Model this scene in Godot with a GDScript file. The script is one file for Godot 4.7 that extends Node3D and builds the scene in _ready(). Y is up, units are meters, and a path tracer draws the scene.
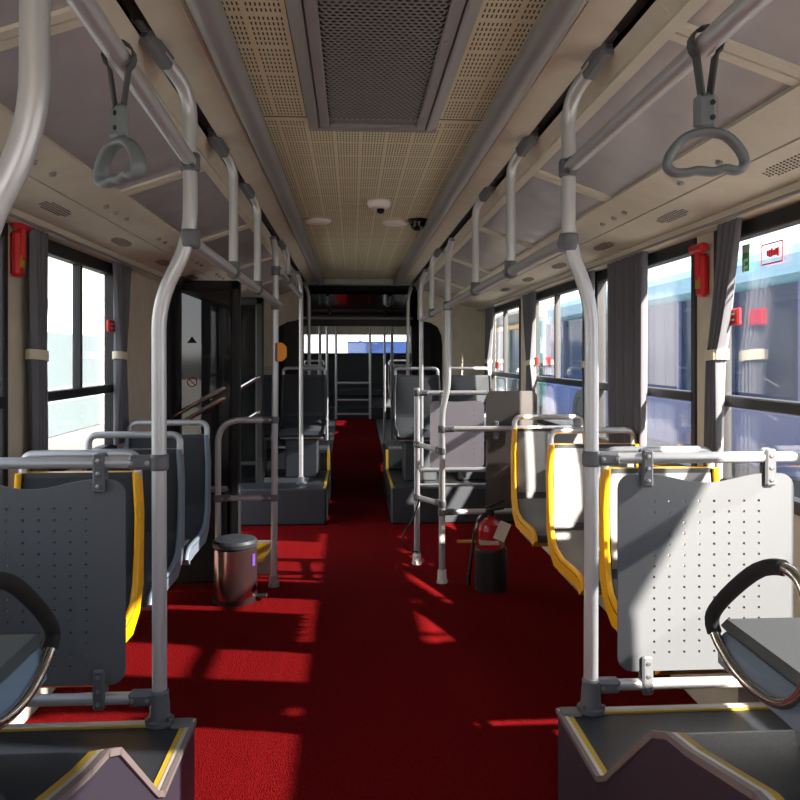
extends Node3D
# Interior of an articulated city bus, seen from the front axle towards the rear.
# Bus axis = -Z, x = 0 on the centre line, y = 0 on the low floor. d = -z = metres behind the camera's position.

const EYE := Vector3(-0.065, 1.24, 0.0)
const FOCAL := 770.0            # pixels, image 800 x 800
const YAW := -0.0623
const HORIZON := 357.0
var M := {}
var used := {}

# ------------------------------------------------------------------ pixel helpers (direction only; the plane gives the distance)
func ray(px: float, py: float) -> Vector3:
	var v := Vector3((px - 400.0) / FOCAL, (HORIZON - py) / FOCAL, -1.0)
	return v.rotated(Vector3.UP, YAW)
func on_z(px: float, py: float, d: float) -> Vector3:
	var r := ray(px, py)
	return EYE + r * ((-d - EYE.z) / r.z)
func on_x(px: float, py: float, x: float) -> Vector3:
	var r := ray(px, py)
	return EYE + r * ((x - EYE.x) / r.x)

# ------------------------------------------------------------------ node helpers
func numbered(n: String) -> String:
	if not used.has(n):
		used[n] = 0
		return n
	used[n] += 1
	return "%s_%03d" % [n, used[n]]
func thing(called: String, label: String, category: String, at := Vector3.ZERO, group := "") -> Node3D:
	var o := Node3D.new()
	o.name = numbered(called)
	add_child(o)
	o.position = at
	o.set_meta("label", label)
	o.set_meta("category", category)
	if group != "":
		o.set_meta("group", group)
	return o
func setting(called: String) -> Node3D:
	var o := Node3D.new()
	o.name = numbered(called)
	add_child(o)
	o.set_meta("kind", "structure")
	return o
func inst(mesh: Mesh, mat: Material, called: String, parent: Node, label := "") -> MeshInstance3D:
	var mi := MeshInstance3D.new()
	mi.mesh = mesh
	mi.material_override = mat
	mi.name = called
	parent.add_child(mi, true)
	if label != "":
		mi.set_meta("label", label)
	return mi
# geometry given in world coordinates, hung under a thing (or one of its parts)
func part(st: SurfaceTool, mat: Material, called: String, parent: Node, label := "") -> MeshInstance3D:
	st.generate_normals()
	var mi := inst(st.commit(), mat, called, parent, label)
	var off := Vector3.ZERO
	var p: Node = parent
	while p != self:
		off += p.position
		p = p.get_parent()
	mi.position = -off
	return mi
# the same, geometry in the parent's own coordinates
func lpart(st: SurfaceTool, mat: Material, called: String, parent: Node, label := "") -> MeshInstance3D:
	st.generate_normals()
	return inst(st.commit(), mat, called, parent, label)
func copy(o: Node3D, at: Vector3, label: String, kind := "") -> Node3D:
	var c: Node3D = o.duplicate()
	var base: String = kind if kind != "" else String(o.name).rstrip("0123456789").trim_suffix("_")
	c.name = numbered(base)
	add_child(c)
	c.position = at
	c.set_meta("label", label)
	return c

# ------------------------------------------------------------------ shape helpers
func mb() -> SurfaceTool:
	var st := SurfaceTool.new()
	st.begin(Mesh.PRIMITIVE_TRIANGLES)
	return st
func tri(st: SurfaceTool, a: Vector3, b: Vector3, c: Vector3, out: Vector3) -> void:
	if (b - a).cross(c - a).dot(out) > 0.0:     # front faces run clockwise
		st.add_vertex(a); st.add_vertex(c); st.add_vertex(b)
	else:
		st.add_vertex(a); st.add_vertex(b); st.add_vertex(c)
func quad(st: SurfaceTool, a: Vector3, b: Vector3, c: Vector3, d: Vector3, out: Vector3) -> void:
	tri(st, a, b, c, out)
	tri(st, a, c, d, out)
func box(st: SurfaceTool, c: Vector3, s: Vector3, bev := 0.0, bas := Basis.IDENTITY) -> void:
	st.set_smooth_group(-1)
	var h := s * 0.5
	if bev <= 0.0:
		for ax in 3:
			for sg in [-1.0, 1.0]:
				var u := (ax + 1) % 3
				var v := (ax + 2) % 3
				var q := []
				for k in [[-1, -1], [1, -1], [1, 1], [-1, 1]]:
					var p := Vector3.ZERO
					p[ax] = h[ax] * sg
					p[u] = h[u] * k[0]
					p[v] = h[v] * k[1]
					q.append(c + bas * p)
				var n := Vector3.ZERO
				n[ax] = sg
				quad(st, q[0], q[1], q[2], q[3], bas * n)
		return
	var b: float = min(bev, min(h.x, min(h.y, h.z)) * 0.95)
	for ax in 3:
		var u := (ax + 1) % 3
		var v := (ax + 2) % 3
		for sg in [-1.0, 1.0]:
			var q := []
			for k in [[-1, -1], [1, -1], [1, 1], [-1, 1]]:
				var p := Vector3.ZERO
				p[ax] = h[ax] * sg
				p[u] = (h[u] - b) * k[0]
				p[v] = (h[v] - b) * k[1]
				q.append(c + bas * p)
			var n := Vector3.ZERO
			n[ax] = sg
			quad(st, q[0], q[1], q[2], q[3], bas * n)
		for su in [-1.0, 1.0]:
			for sv in [-1.0, 1.0]:
				var e := []
				for w in [[-1, 0], [1, 0], [1, 1], [-1, 1]]:
					var p := Vector3.ZERO
					p[ax] = (h[ax] - b) * w[0]
					p[u] = (h[u] - (b if w[1] == 1 else 0.0)) * su
					p[v] = (h[v] - (0.0 if w[1] == 1 else b)) * sv
					e.append(c + bas * p)
				var n2 := Vector3.ZERO
				n2[u] = su
				n2[v] = sv
				quad(st, e[0], e[1], e[2], e[3], bas * n2)
	for sx in [-1.0, 1.0]:
		for sy in [-1.0, 1.0]:
			for sz in [-1.0, 1.0]:
				var sgn := Vector3(sx, sy, sz)
				var a := Vector3(h.x, h.y - b, h.z - b) * sgn
				var b2 := Vector3(h.x - b, h.y, h.z - b) * sgn
				var c2 := Vector3(h.x - b, h.y - b, h.z) * sgn
				tri(st, c + bas * a, c + bas * b2, c + bas * c2, bas * sgn)
func fillet(pts: Array, rad: float, n := 6) -> Array:
	var o := [pts[0]]
	for i in range(1, pts.size() - 1):
		var p: Vector3 = pts[i]
		var a: Vector3 = pts[i - 1] - p
		var b: Vector3 = pts[i + 1] - p
		var r: float = min(rad, min(a.length(), b.length()) * 0.48)
		var s: Vector3 = p + a.normalized() * r
		var e: Vector3 = p + b.normalized() * r
		for k in n + 1:
			var t := float(k) / n
			o.append(s.lerp(p, t).lerp(p.lerp(e, t), t))
	o.append(pts[-1])
	return o
func tube(st: SurfaceTool, pts: Array, r: float, seg := 12, closed := false, flat := 1.0) -> void:
	st.set_smooth_group(1)
	var n := pts.size()
	var rings := []
	var up := Vector3.ZERO
	for i in n:
		var t: Vector3
		if closed:
			t = (pts[(i + 1) % n] - pts[(i + n - 1) % n]).normalized()
		elif i == 0:
			t = (pts[1] - pts[0]).normalized()
		elif i == n - 1:
			t = (pts[n - 1] - pts[n - 2]).normalized()
		else:
			t = ((pts[i + 1] - pts[i]).normalized() + (pts[i] - pts[i - 1]).normalized()).normalized()
		if up == Vector3.ZERO:
			up = t.cross(Vector3(0, 0, 1) if abs(t.z) < 0.8 else Vector3(1, 0, 0)).normalized()
		up = (up - t * up.dot(t)).normalized()
		var sd := t.cross(up)
		var ring := []
		for k in seg:
			var a := TAU * k / seg
			ring.append(pts[i] + up * cos(a) * r + sd * sin(a) * r * flat)
		rings.append(ring)
	var m := n if closed else n - 1
	for i in m:
		var a: Array = rings[i]
		var b: Array = rings[(i + 1) % n]
		for k in seg:
			var k2 := (k + 1) % seg
			var out: Vector3 = a[k] + a[k2] - pts[i] * 2.0
			quad(st, a[k], a[k2], b[k2], b[k], out)
	if not closed:
		st.set_smooth_group(-1)
		for e in [0, n - 1]:
			var t2: Vector3 = (pts[0] - pts[1]) if e == 0 else (pts[n - 1] - pts[n - 2])
			for k in range(1, seg - 1):
				tri(st, rings[e][0], rings[e][k], rings[e][k + 1], t2)
func lathe(st: SurfaceTool, prof: Array, at: Vector3, seg := 20, bas := Basis.IDENTITY, sm := true) -> void:
	for i in prof.size() - 1:
		st.set_smooth_group((i + 2) if sm else -1)
		var a: Vector2 = prof[i]
		var b: Vector2 = prof[i + 1]
		var dirn := b - a
		var nr := Vector2(dirn.y, -dirn.x)
		for k in seg:
			var t0 := TAU * k / seg
			var t1 := TAU * (k + 1) / seg
			var p := []
			for q in [[a, t0], [a, t1], [b, t1], [b, t0]]:
				p.append(at + bas * Vector3(cos(q[1]) * q[0].x, q[0].y, sin(q[1]) * q[0].x))
			var tm := (t0 + t1) * 0.5
			var out := bas * Vector3(cos(tm) * nr.x, nr.y, sin(tm) * nr.x)
			if a.x > 1e-6:
				tri(st, p[0], p[1], p[2], out)
			if b.x > 1e-6:
				tri(st, p[0], p[2], p[3], out)
# polygon in the local xy plane, from z = 0 to z = depth, placed by xf
func extrude(st: SurfaceTool, poly: PackedVector2Array, depth: float, xf: Transform3D) -> void:
	st.set_smooth_group(-1)
	var idx := Geometry2D.triangulate_polygon(poly)
	var zn := xf.basis * Vector3(0, 0, 1)
	for i in range(0, idx.size(), 3):
		var v := []
		for k in 3:
			v.append(poly[idx[i + k]])
		for z in [0.0, depth]:
			tri(st, xf * Vector3(v[0].x, v[0].y, z), xf * Vector3(v[1].x, v[1].y, z), xf * Vector3(v[2].x, v[2].y, z), zn * (1.0 if z == depth else -1.0))
	var cw := 1.0 if Geometry2D.is_polygon_clockwise(poly) else -1.0
	for i in poly.size():
		var a := poly[i]
		var b := poly[(i + 1) % poly.size()]
		var nn := Vector2(-(b - a).y, (b - a).x) * cw
		quad(st, xf * Vector3(a.x, a.y, 0), xf * Vector3(b.x, b.y, 0), xf * Vector3(b.x, b.y, depth), xf * Vector3(a.x, a.y, depth), xf.basis * Vector3(nn.x, nn.y, 0))
# a slab whose cross-section runs a -> b in the xy plane, thickness th towards nrm, along z from z0 to z1
func slab(st: SurfaceTool, a: Vector2, b: Vector2, th: float, z0: float, z1: float) -> void:
	var n := Vector2(-(b - a).y, (b - a).x).normalized()
	if n.y < 0.0:
		n = -n
	extrude(st, PackedVector2Array([a, b, b + n * th, a + n * th]), z1 - z0, Transform3D(Basis.IDENTITY, Vector3(0, 0, z0)))
# flat plate with a grid of holes: lines given along u and v, hole(i, j) true where a cell is open
func holed(st: SurfaceTool, us: Array, vs: Array, hu: Dictionary, hv: Dictionary, xf: Transform3D, th: float, low: Callable, high: Callable, thin := false) -> void:
	st.set_smooth_group(-1)
	var nu := us.size()
	var nv := vs.size()
	var zn := xf.basis * Vector3(0, 0, 1)
	var pt := func(i: int, j: int, z: float) -> Vector3:
		var u: float = us[i]
		var v: float = vs[j]
		if j == 0: v = low.call(u)
		if j == nv - 1: v = high.call(u)
		return xf * Vector3(u, v, z)
	for i in nu - 1:
		for j in nv - 1:
			if hu.has(i) and hv.has(j):
				if not thin:
					var c: Vector3 = (pt.call(i, j, 0) + pt.call(i + 1, j + 1, th)) * 0.5
					for e in [[i, j, i + 1, j], [i + 1, j, i + 1, j + 1], [i + 1, j + 1, i, j + 1], [i, j + 1, i, j]]:
						var a: Vector3 = pt.call(e[0], e[1], 0)
						var b: Vector3 = pt.call(e[2], e[3], 0)
						quad(st, a, b, pt.call(e[2], e[3], th), pt.call(e[0], e[1], th), c - (a + b) * 0.5)
				continue
			quad(st, pt.call(i, j, th), pt.call(i + 1, j, th), pt.call(i + 1, j + 1, th), pt.call(i, j + 1, th), zn)
			if not thin:
				quad(st, pt.call(i, j, 0), pt.call(i + 1, j, 0), pt.call(i + 1, j + 1, 0), pt.call(i, j + 1, 0), -zn)
	if thin:
		return
	for i in nu - 1:
		for j in [0, nv - 1]:
			quad(st, pt.call(i, j, 0), pt.call(i + 1, j, 0), pt.call(i + 1, j, th), pt.call(i, j, th), xf.basis * Vector3(0, -1 if j == 0 else 1, 0))
	for j in nv - 1:
		for i in [0, nu - 1]:
			quad(st, pt.call(i, j, 0), pt.call(i, j + 1, 0), pt.call(i, j + 1, th), pt.call(i, j, th), xf.basis * Vector3(-1 if i == 0 else 1, 0, 0))

# ------------------------------------------------------------------ materials
func mat(key: String, c: Color, rough := 0.6, metal := 0.0) -> StandardMaterial3D:
	var m := StandardMaterial3D.new()
	m.albedo_color = c
	m.roughness = rough
	m.metallic = metal
	M[key] = m
	return m
func rgb(r: int, g: int, b: int) -> Color:
	return Color(r / 255.0, g / 255.0, b / 255.0)
func noise_tex(freq: float, c0: Color, c1: Color, size := 512, sd := 1, oct := 4) -> NoiseTexture2D:
	var n := FastNoiseLite.new()
	n.seed = sd
	n.noise_type = FastNoiseLite.TYPE_SIMPLEX_SMOOTH
	n.frequency = freq
	n.fractal_octaves = oct
	var t := NoiseTexture2D.new()
	t.width = size
	t.height = size
	t.seamless = true
	t.noise = n
	var g := Gradient.new()
	g.set_color(0, c0)
	g.set_color(1, c1)
	t.color_ramp = g
	return t
func grain(m: StandardMaterial3D, freq: float, lo: float, hi: float, scale: float, sd := 3) -> void:
	m.albedo_texture = noise_tex(freq, Color(lo, lo, lo), Color(hi, hi, hi), 512, sd)
	m.uv1_triplanar = true
	m.uv1_world_triplanar = true
	m.uv1_scale = Vector3.ONE * scale
func bump(m: StandardMaterial3D, freq: float, strength: float, sd := 5) -> void:
	var t := noise_tex(freq, Color.BLACK, Color.WHITE, 512, sd)
	t.color_ramp = null
	t.as_normal_map = true
	t.bump_strength = strength
	m.normal_enabled = true
	m.normal_texture = t
func materials() -> void:
	var m := mat("carpet", rgb(122, 17, 20), 0.95)
	m.metallic_specular = 0.1
	grain(m, 0.09, 0.78, 1.0, 1.3, 11)
	bump(m, 0.25, 5.0)
	mat("rail", rgb(186, 187, 190), 0.36, 0.45)
	mat("clamp", rgb(92, 94, 99), 0.5)
	mat("bolt", rgb(170, 170, 172), 0.3, 0.9)
	m = mat("panel", rgb(102, 105, 110), 0.45, 0.2)
	grain(m, 0.3, 0.9, 1.0, 2.0, 8)
	m = mat("dark_panel", rgb(74, 70, 70), 0.5)
	grain(m, 0.3, 0.88, 1.0, 2.0, 9)
	m = mat("lilac_panel", rgb(158, 152, 160), 0.5)
	mat("yellow", rgb(246, 178, 8), 0.4)
	mat("slate", rgb(112, 124, 138), 0.4)
	mat("ink_shell", rgb(44, 48, 54), 0.45)
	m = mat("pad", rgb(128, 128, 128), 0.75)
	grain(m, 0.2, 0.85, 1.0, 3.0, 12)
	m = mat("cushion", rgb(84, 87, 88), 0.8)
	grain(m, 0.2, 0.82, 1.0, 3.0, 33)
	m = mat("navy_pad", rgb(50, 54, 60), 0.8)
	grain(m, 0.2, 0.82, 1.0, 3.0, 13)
	m = mat("blue_side", rgb(120, 142, 164), 0.55)
	m = mat("cream", rgb(214, 205, 186), 0.55)
	grain(m, 0.02, 0.94, 1.0, 0.8, 14)
	m = mat("beige", rgb(210, 204, 188), 0.55)
	grain(m, 0.02, 0.94, 1.0, 0.9, 15)
	m = mat("perforated", rgb(216, 211, 180), 0.6)
	m = mat("cove", rgb(172, 169, 174), 0.2)
	grain(m, 0.015, 0.92, 1.0, 0.7, 16)
	bump(m, 0.008, 1.2, 17)
	m.uv1_triplanar = true
	m.uv1_world_triplanar = true
	mat("grey_metal", rgb(150, 149, 149), 0.42, 0.35)
	mat("black", rgb(16, 16, 18), 0.5)
	m = mat("rubber", rgb(20, 20, 22), 0.75)
	mat("gloss_black", rgb(12, 12, 14), 0.12)
	m = mat("vinyl", rgb(50, 56, 66), 0.5)
	grain(m, 0.35, 0.6, 1.0, 3.0, 18)
	bump(m, 0.3, 2.0, 19)
	m = mat("box_side", rgb(54, 49, 62), 0.45)
	grain(m, 0.35, 0.8, 1.0, 3.0, 20)
	mat("trim_yellow", rgb(186, 152, 40), 0.6)
	mat("trim_white", rgb(196, 192, 184), 0.45, 0.3)
	mat("trim_brown", rgb(112, 100, 98), 0.5)
	mat("chrome", rgb(205, 200, 192), 0.16, 0.95)
	mat("foam", rgb(20, 19, 20), 0.85)
	m = mat("curtain", rgb(116, 116, 124), 0.85)
	m.backlight = Color(0.3, 0.3, 0.32)
	grain(m, 0.4, 0.85, 1.0, 4.0, 21)
	mat("strap_cream", rgb(214, 204, 180), 0.6)
	mat("red_plastic", rgb(206, 22, 30), 0.4)
	mat("orange", rgb(240, 150, 20), 0.5)
	mat("white_plastic", rgb(228, 226, 220), 0.4)
	mat("grey_plastic", rgb(104, 112, 116), 0.4)
	mat("strap_grey", rgb(70, 74, 78), 0.7)
	mat("bin_steel", rgb(142, 112, 112), 0.2, 0.9)
	mat("ext_red", rgb(170, 14, 20), 0.25)
	mat("paper", rgb(226, 218, 198), 0.7)
	m = mat("green", rgb(40, 150, 60), 0.5)
	m.backlight = Color(0.3, 0.9, 0.4)
	m = mat("sticker_red", rgb(226, 40, 56), 0.5)
	m.backlight = Color(0.95, 0.25, 0.3)
	mat("purple", rgb(96, 60, 150), 0.5)
	m = mat("asphalt", rgb(120, 118, 114), 0.9)
	grain(m, 0.1, 0.8, 1.0, 0.5, 22)
	m = mat("wall_white", rgb(166, 167, 164), 0.8)
	grain(m, 0.02, 0.94, 1.0, 0.3, 23)
	mat("pale_blue", rgb(92, 104, 107), 0.7)
	mat("bus_navy", rgb(38, 54, 108), 0.35)
	mat("bus_sky", rgb(112, 156, 180), 0.35)
	m = mat("bus_glass", rgb(26, 37, 66), 0.15)
	m.metallic_specular = 0.2
	mat("bus_teal", rgb(60, 124, 124), 0.4)
	mat("bus_dark_teal", rgb(40, 66, 72), 0.3)
	mat("sign_blue", rgb(62, 96, 172), 0.5)
	mat("leaf_green", rgb(70, 110, 60), 0.8)
	m = mat("pane", Color(0.55, 0.66, 0.72, 0.05), 0.02)
	m.transparency = BaseMaterial3D.TRANSPARENCY_ALPHA
	m = mat("pane_dark", Color(0.10, 0.10, 0.10, 0.76), 0.03)
	m.transparency = BaseMaterial3D.TRANSPARENCY_ALPHA

# ------------------------------------------------------------------ shared builders
func clamp_ring(st: SurfaceTool, at: Vector3, axis: Vector3, r := 0.024, h := 0.03) -> void:
	var y := axis.normalized()
	var x := y.cross(Vector3(0, 0, 1) if abs(y.z) < 0.8 else Vector3(1, 0, 0)).normalized()
	lathe(st, [Vector2(0, -h / 2), Vector2(r * 0.9, -h / 2), Vector2(r, -h * 0.35), Vector2(r, h * 0.35), Vector2(r * 0.9, h / 2), Vector2(0, h / 2)], at, 14, Basis(x, y, x.cross(y)))
# tee clamp joining a rail (direction dir) to a pole
func tee(parent: Node, at: Vector3, dir: Vector3) -> void:
	var st := mb()
	clamp_ring(st, at, Vector3.UP, 0.0225, 0.038)
	var q := Basis(Vector3.UP.cross(dir).normalized(), Vector3.UP, dir.normalized())
	box(st, at + dir.normalized() * 0.04, Vector3(0.034, 0.034, 0.062), 0.008, q)
	var c := part(st, M.clamp, "tee_clamp", parent)
	var sd := 1.0 if q.x.z > 0 else -1.0
	for k in [0.024, 0.06]:
		var b := mb()
		var p: Vector3 = at + dir.normalized() * k + q.x * sd * 0.018
		lathe(b, [Vector2(0.0055, -0.003), Vector2(0.0055, 0.002), Vector2(0, 0.003)], p, 8, Basis(q.y, q.x * sd, q.z))
		part(b, M.bolt, "bolt", c)
# ceiling bracket at the top end of a pole, running along the slot
func bracket(parent: Node, at: Vector3, back: Vector3) -> void:
	var dir := (at - back).normalized()
	var sd := dir.cross(Vector3.UP).normalized()
	var q := Basis(sd, sd.cross(dir) * -1.0, dir * -1.0)
	var st := mb()
	box(st, at + dir * 0.01, Vector3(0.034, 0.04, 0.10), 0.008, q)
	box(st, at + dir * 0.065 + Vector3(0, 0.012, 0), Vector3(0.022, 0.02, 0.07), 0.005, q)
	var c := part(st, M.clamp, "ceiling_bracket", parent)
	for k in [-0.02, 0.025]:
		var b := mb()
		lathe(b, [Vector2(0.005, -0.002), Vector2(0.005, 0.002), Vector2(0, 0.003)], at + dir * k - q.y * 0.02 , 8, Basis(q.x, -q.y, q.z))
		part(b, M.bolt, "bolt", c)
func foot(parent: Node, at: Vector3, r := 0.024, h := 0.05, m: Material = null, fl := 0.016) -> void:
	var st := mb()
	lathe(st, [Vector2(0, h), Vector2(r, h), Vector2(r + 0.002, 0.012), Vector2(r + fl, 0.010), Vector2(r + fl, 0.0), Vector2(0, 0)], at, 16)
	for k in 3:
		var a := TAU * k / 3.0 + 0.5
		lathe(st, [Vector2(0.006, 0.010), Vector2(0.006, 0.018), Vector2(0, 0.019)], at + Vector3(cos(a), 0, sin(a)) * (r + fl * 0.6), 6)
	part(st, m if m != null else M.clamp, "foot_flange", parent)

const SLOT_X := 0.497
const SLOT_Y := 1.93
func upper_x(s: float) -> float:
	return 0.462 if s > 0 else -0.447
func s_pole(s: float, d: float, y_foot: float, label: String, low_clamp := true) -> Node3D:
	var t := thing("s_bend_grab_pole", label, "pole", Vector3(s * 0.518, y_foot, -d), "S-bent grab poles")
	var ux := upper_x(s)
	var pts := [Vector3(s * 0.518, y_foot + 0.02, -d), Vector3(s * 0.520, 1.372, -d), Vector3(ux, 1.515, -d), Vector3(ux, 1.865, -d), Vector3(s * 0.490, 1.912, -d + 0.12)]
	var st := mb()
	tube(st, fillet(pts, 0.07), 0.0175, 14)
	part(st, M.rail, "pole_tube", t)
	bracket(t, pts[4], pts[3])
	foot(t, Vector3(s * 0.518, y_foot, -d), 0.0225, 0.055, null, 0.011)
	var c := mb()
	clamp_ring(c, Vector3(ux, 1.52, -d), Vector3.UP, 0.0235, 0.042)
	box(c, Vector3(ux, 1.52, -d - 0.028), Vector3(0.03, 0.036, 0.05), 0.006)
	if low_clamp:
		part(c, M.clamp, "rail_clamp", t)
	var c2 := mb()
	clamp_ring(c2, Vector3(ux, 1.70, -d), Vector3.UP, 0.0235, 0.042)
	box(c2, Vector3(ux, 1.70, -d + 0.028), Vector3(0.03, 0.036, 0.05), 0.006)
	part(c2, M.clamp, "rail_clamp", t)
	return t
func drop_pole(s: float, d: float, y_low: float, label: String, x := 0.455) -> void:
	var t := thing("overhead_drop_rod", label, "pole", Vector3(s * x, y_low, -d), "rods hanging from the ceiling slots")
	var pts := [Vector3(s * x, y_low + 0.01, -d), Vector3(s * x, 1.87, -d), Vector3(s * (x + 0.03), 1.912, -d + 0.085)]
	var st := mb()
	tube(st, fillet(pts, 0.05), 0.0155, 12)
	part(st, M.rail, "rod_tube", t)
	bracket(t, pts[2], pts[1])
	var c := mb()
	clamp_ring(c, Vector3(s * x, y_low + 0.012, -d), Vector3.UP, 0.021, 0.045)
	clamp_ring(c, Vector3(s * x, y_low, -d), Vector3(0, 0, 1), 0.0225, 0.042)
	part(c, M.clamp, "rail_clamp", t)
func z_rail(s: float, y: float, d0: float, d1: float, label: String, x := 0.455, xn := -1.0) -> void:
	var x0 := xn if xn > 0 else x
	var t := thing("overhead_hand_rail", label, "rail", Vector3(s * x, y, -(d0 + d1) / 2), "overhead hand rails")
	var st := mb()
	tube(st, [Vector3(s * x0, y, -d0), Vector3(s * x, y, -d1)], 0.0165, 14)
	part(st, M.rail, "rail_tube", t)

func strap(s: float, sx: float, d: float, turn: float, label: String) -> void:
	var t := thing("strap_hanger", label, "strap", Vector3(s * sx, 1.70, -d), "hanging straps with grip rings")
	t.rotation.y = turn
	# webbing loop round the rail (local coordinates, rail along z when turn = 0)
	var st := mb()
	var loop := []
	for k in 13:
		var a := -0.9 + (PI + 1.8) * k / 12.0
		loop.append(Vector3(cos(a) * 0.023, sin(a) * 0.023, 0))
	var chain := [Vector3(0.005, -0.085, 0)]
	chain.append_array(loop)
	chain.append(Vector3(-0.005, -0.085, 0))
	var zz := Basis(Vector3.UP, -turn)
	for sg in chain.size() - 1:
		var a3: Vector3 = chain[sg]
		var b3: Vector3 = chain[sg + 1]
		var mid := (a3 + b3) * 0.5
		var dr := (b3 - a3).normalized()
		var nn := dr.cross(Vector3(0, 0, 1)).normalized()
		box(st, zz * mid, Vector3(0.003, a3.distance_to(b3) + 0.002, 0.020), 0.0, zz * Basis(nn, dr, nn.cross(dr)))
	lpart(st, M.strap_grey, "webbing_loop", t)
	var b := mb()
	box(b, Vector3(0, -0.101, 0), Vector3(0.034, 0.056, 0.022), 0.008)
	var bk := lpart(b, M.grey_plastic, "buckle", t)
	for yy in [-0.090, -0.112]:
		var sc := mb()
		lathe(sc, [Vector2(0.004, 0.0), Vector2(0.004, 0.002), Vector2(0, 0.003)], Vector3(0.007, yy, 0.011), 8, Basis(Vector3(1, 0, 0), Vector3(0, 0, 1), Vector3(0, -1, 0)))
		lpart(sc, M.black, "screw", bk)
	var g := mb()
	var pts := []
	var ctl := [Vector2(0, 0.0), Vector2(0.030, -0.006), Vector2(0.052, -0.030), Vector2(0.058, -0.052), Vector2(0.046, -0.062), Vector2(0.028, -0.058), Vector2(0.012, -0.063), Vector2(-0.012, -0.060), Vector2(-0.028, -0.063), Vector2(-0.048, -0.062), Vector2(-0.058, -0.050), Vector2(-0.052, -0.030), Vector2(-0.030, -0.006)]
	var n := ctl.size()
	for i in n:
		for k in 3:
			var q: Vector2 = ctl[i].cubic_interpolate(ctl[(i + 1) % n], ctl[(i + n - 1) % n], ctl[(i + 2) % n], k / 3.0)
			pts.append(Vector3(q.x * 0.94, q.y * 0.92 - 0.131, 0))
	tube(g, pts, 0.0068, 10, true, 1.9)
	lpart(g, M.grey_plastic, "grip_ring", t)

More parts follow.
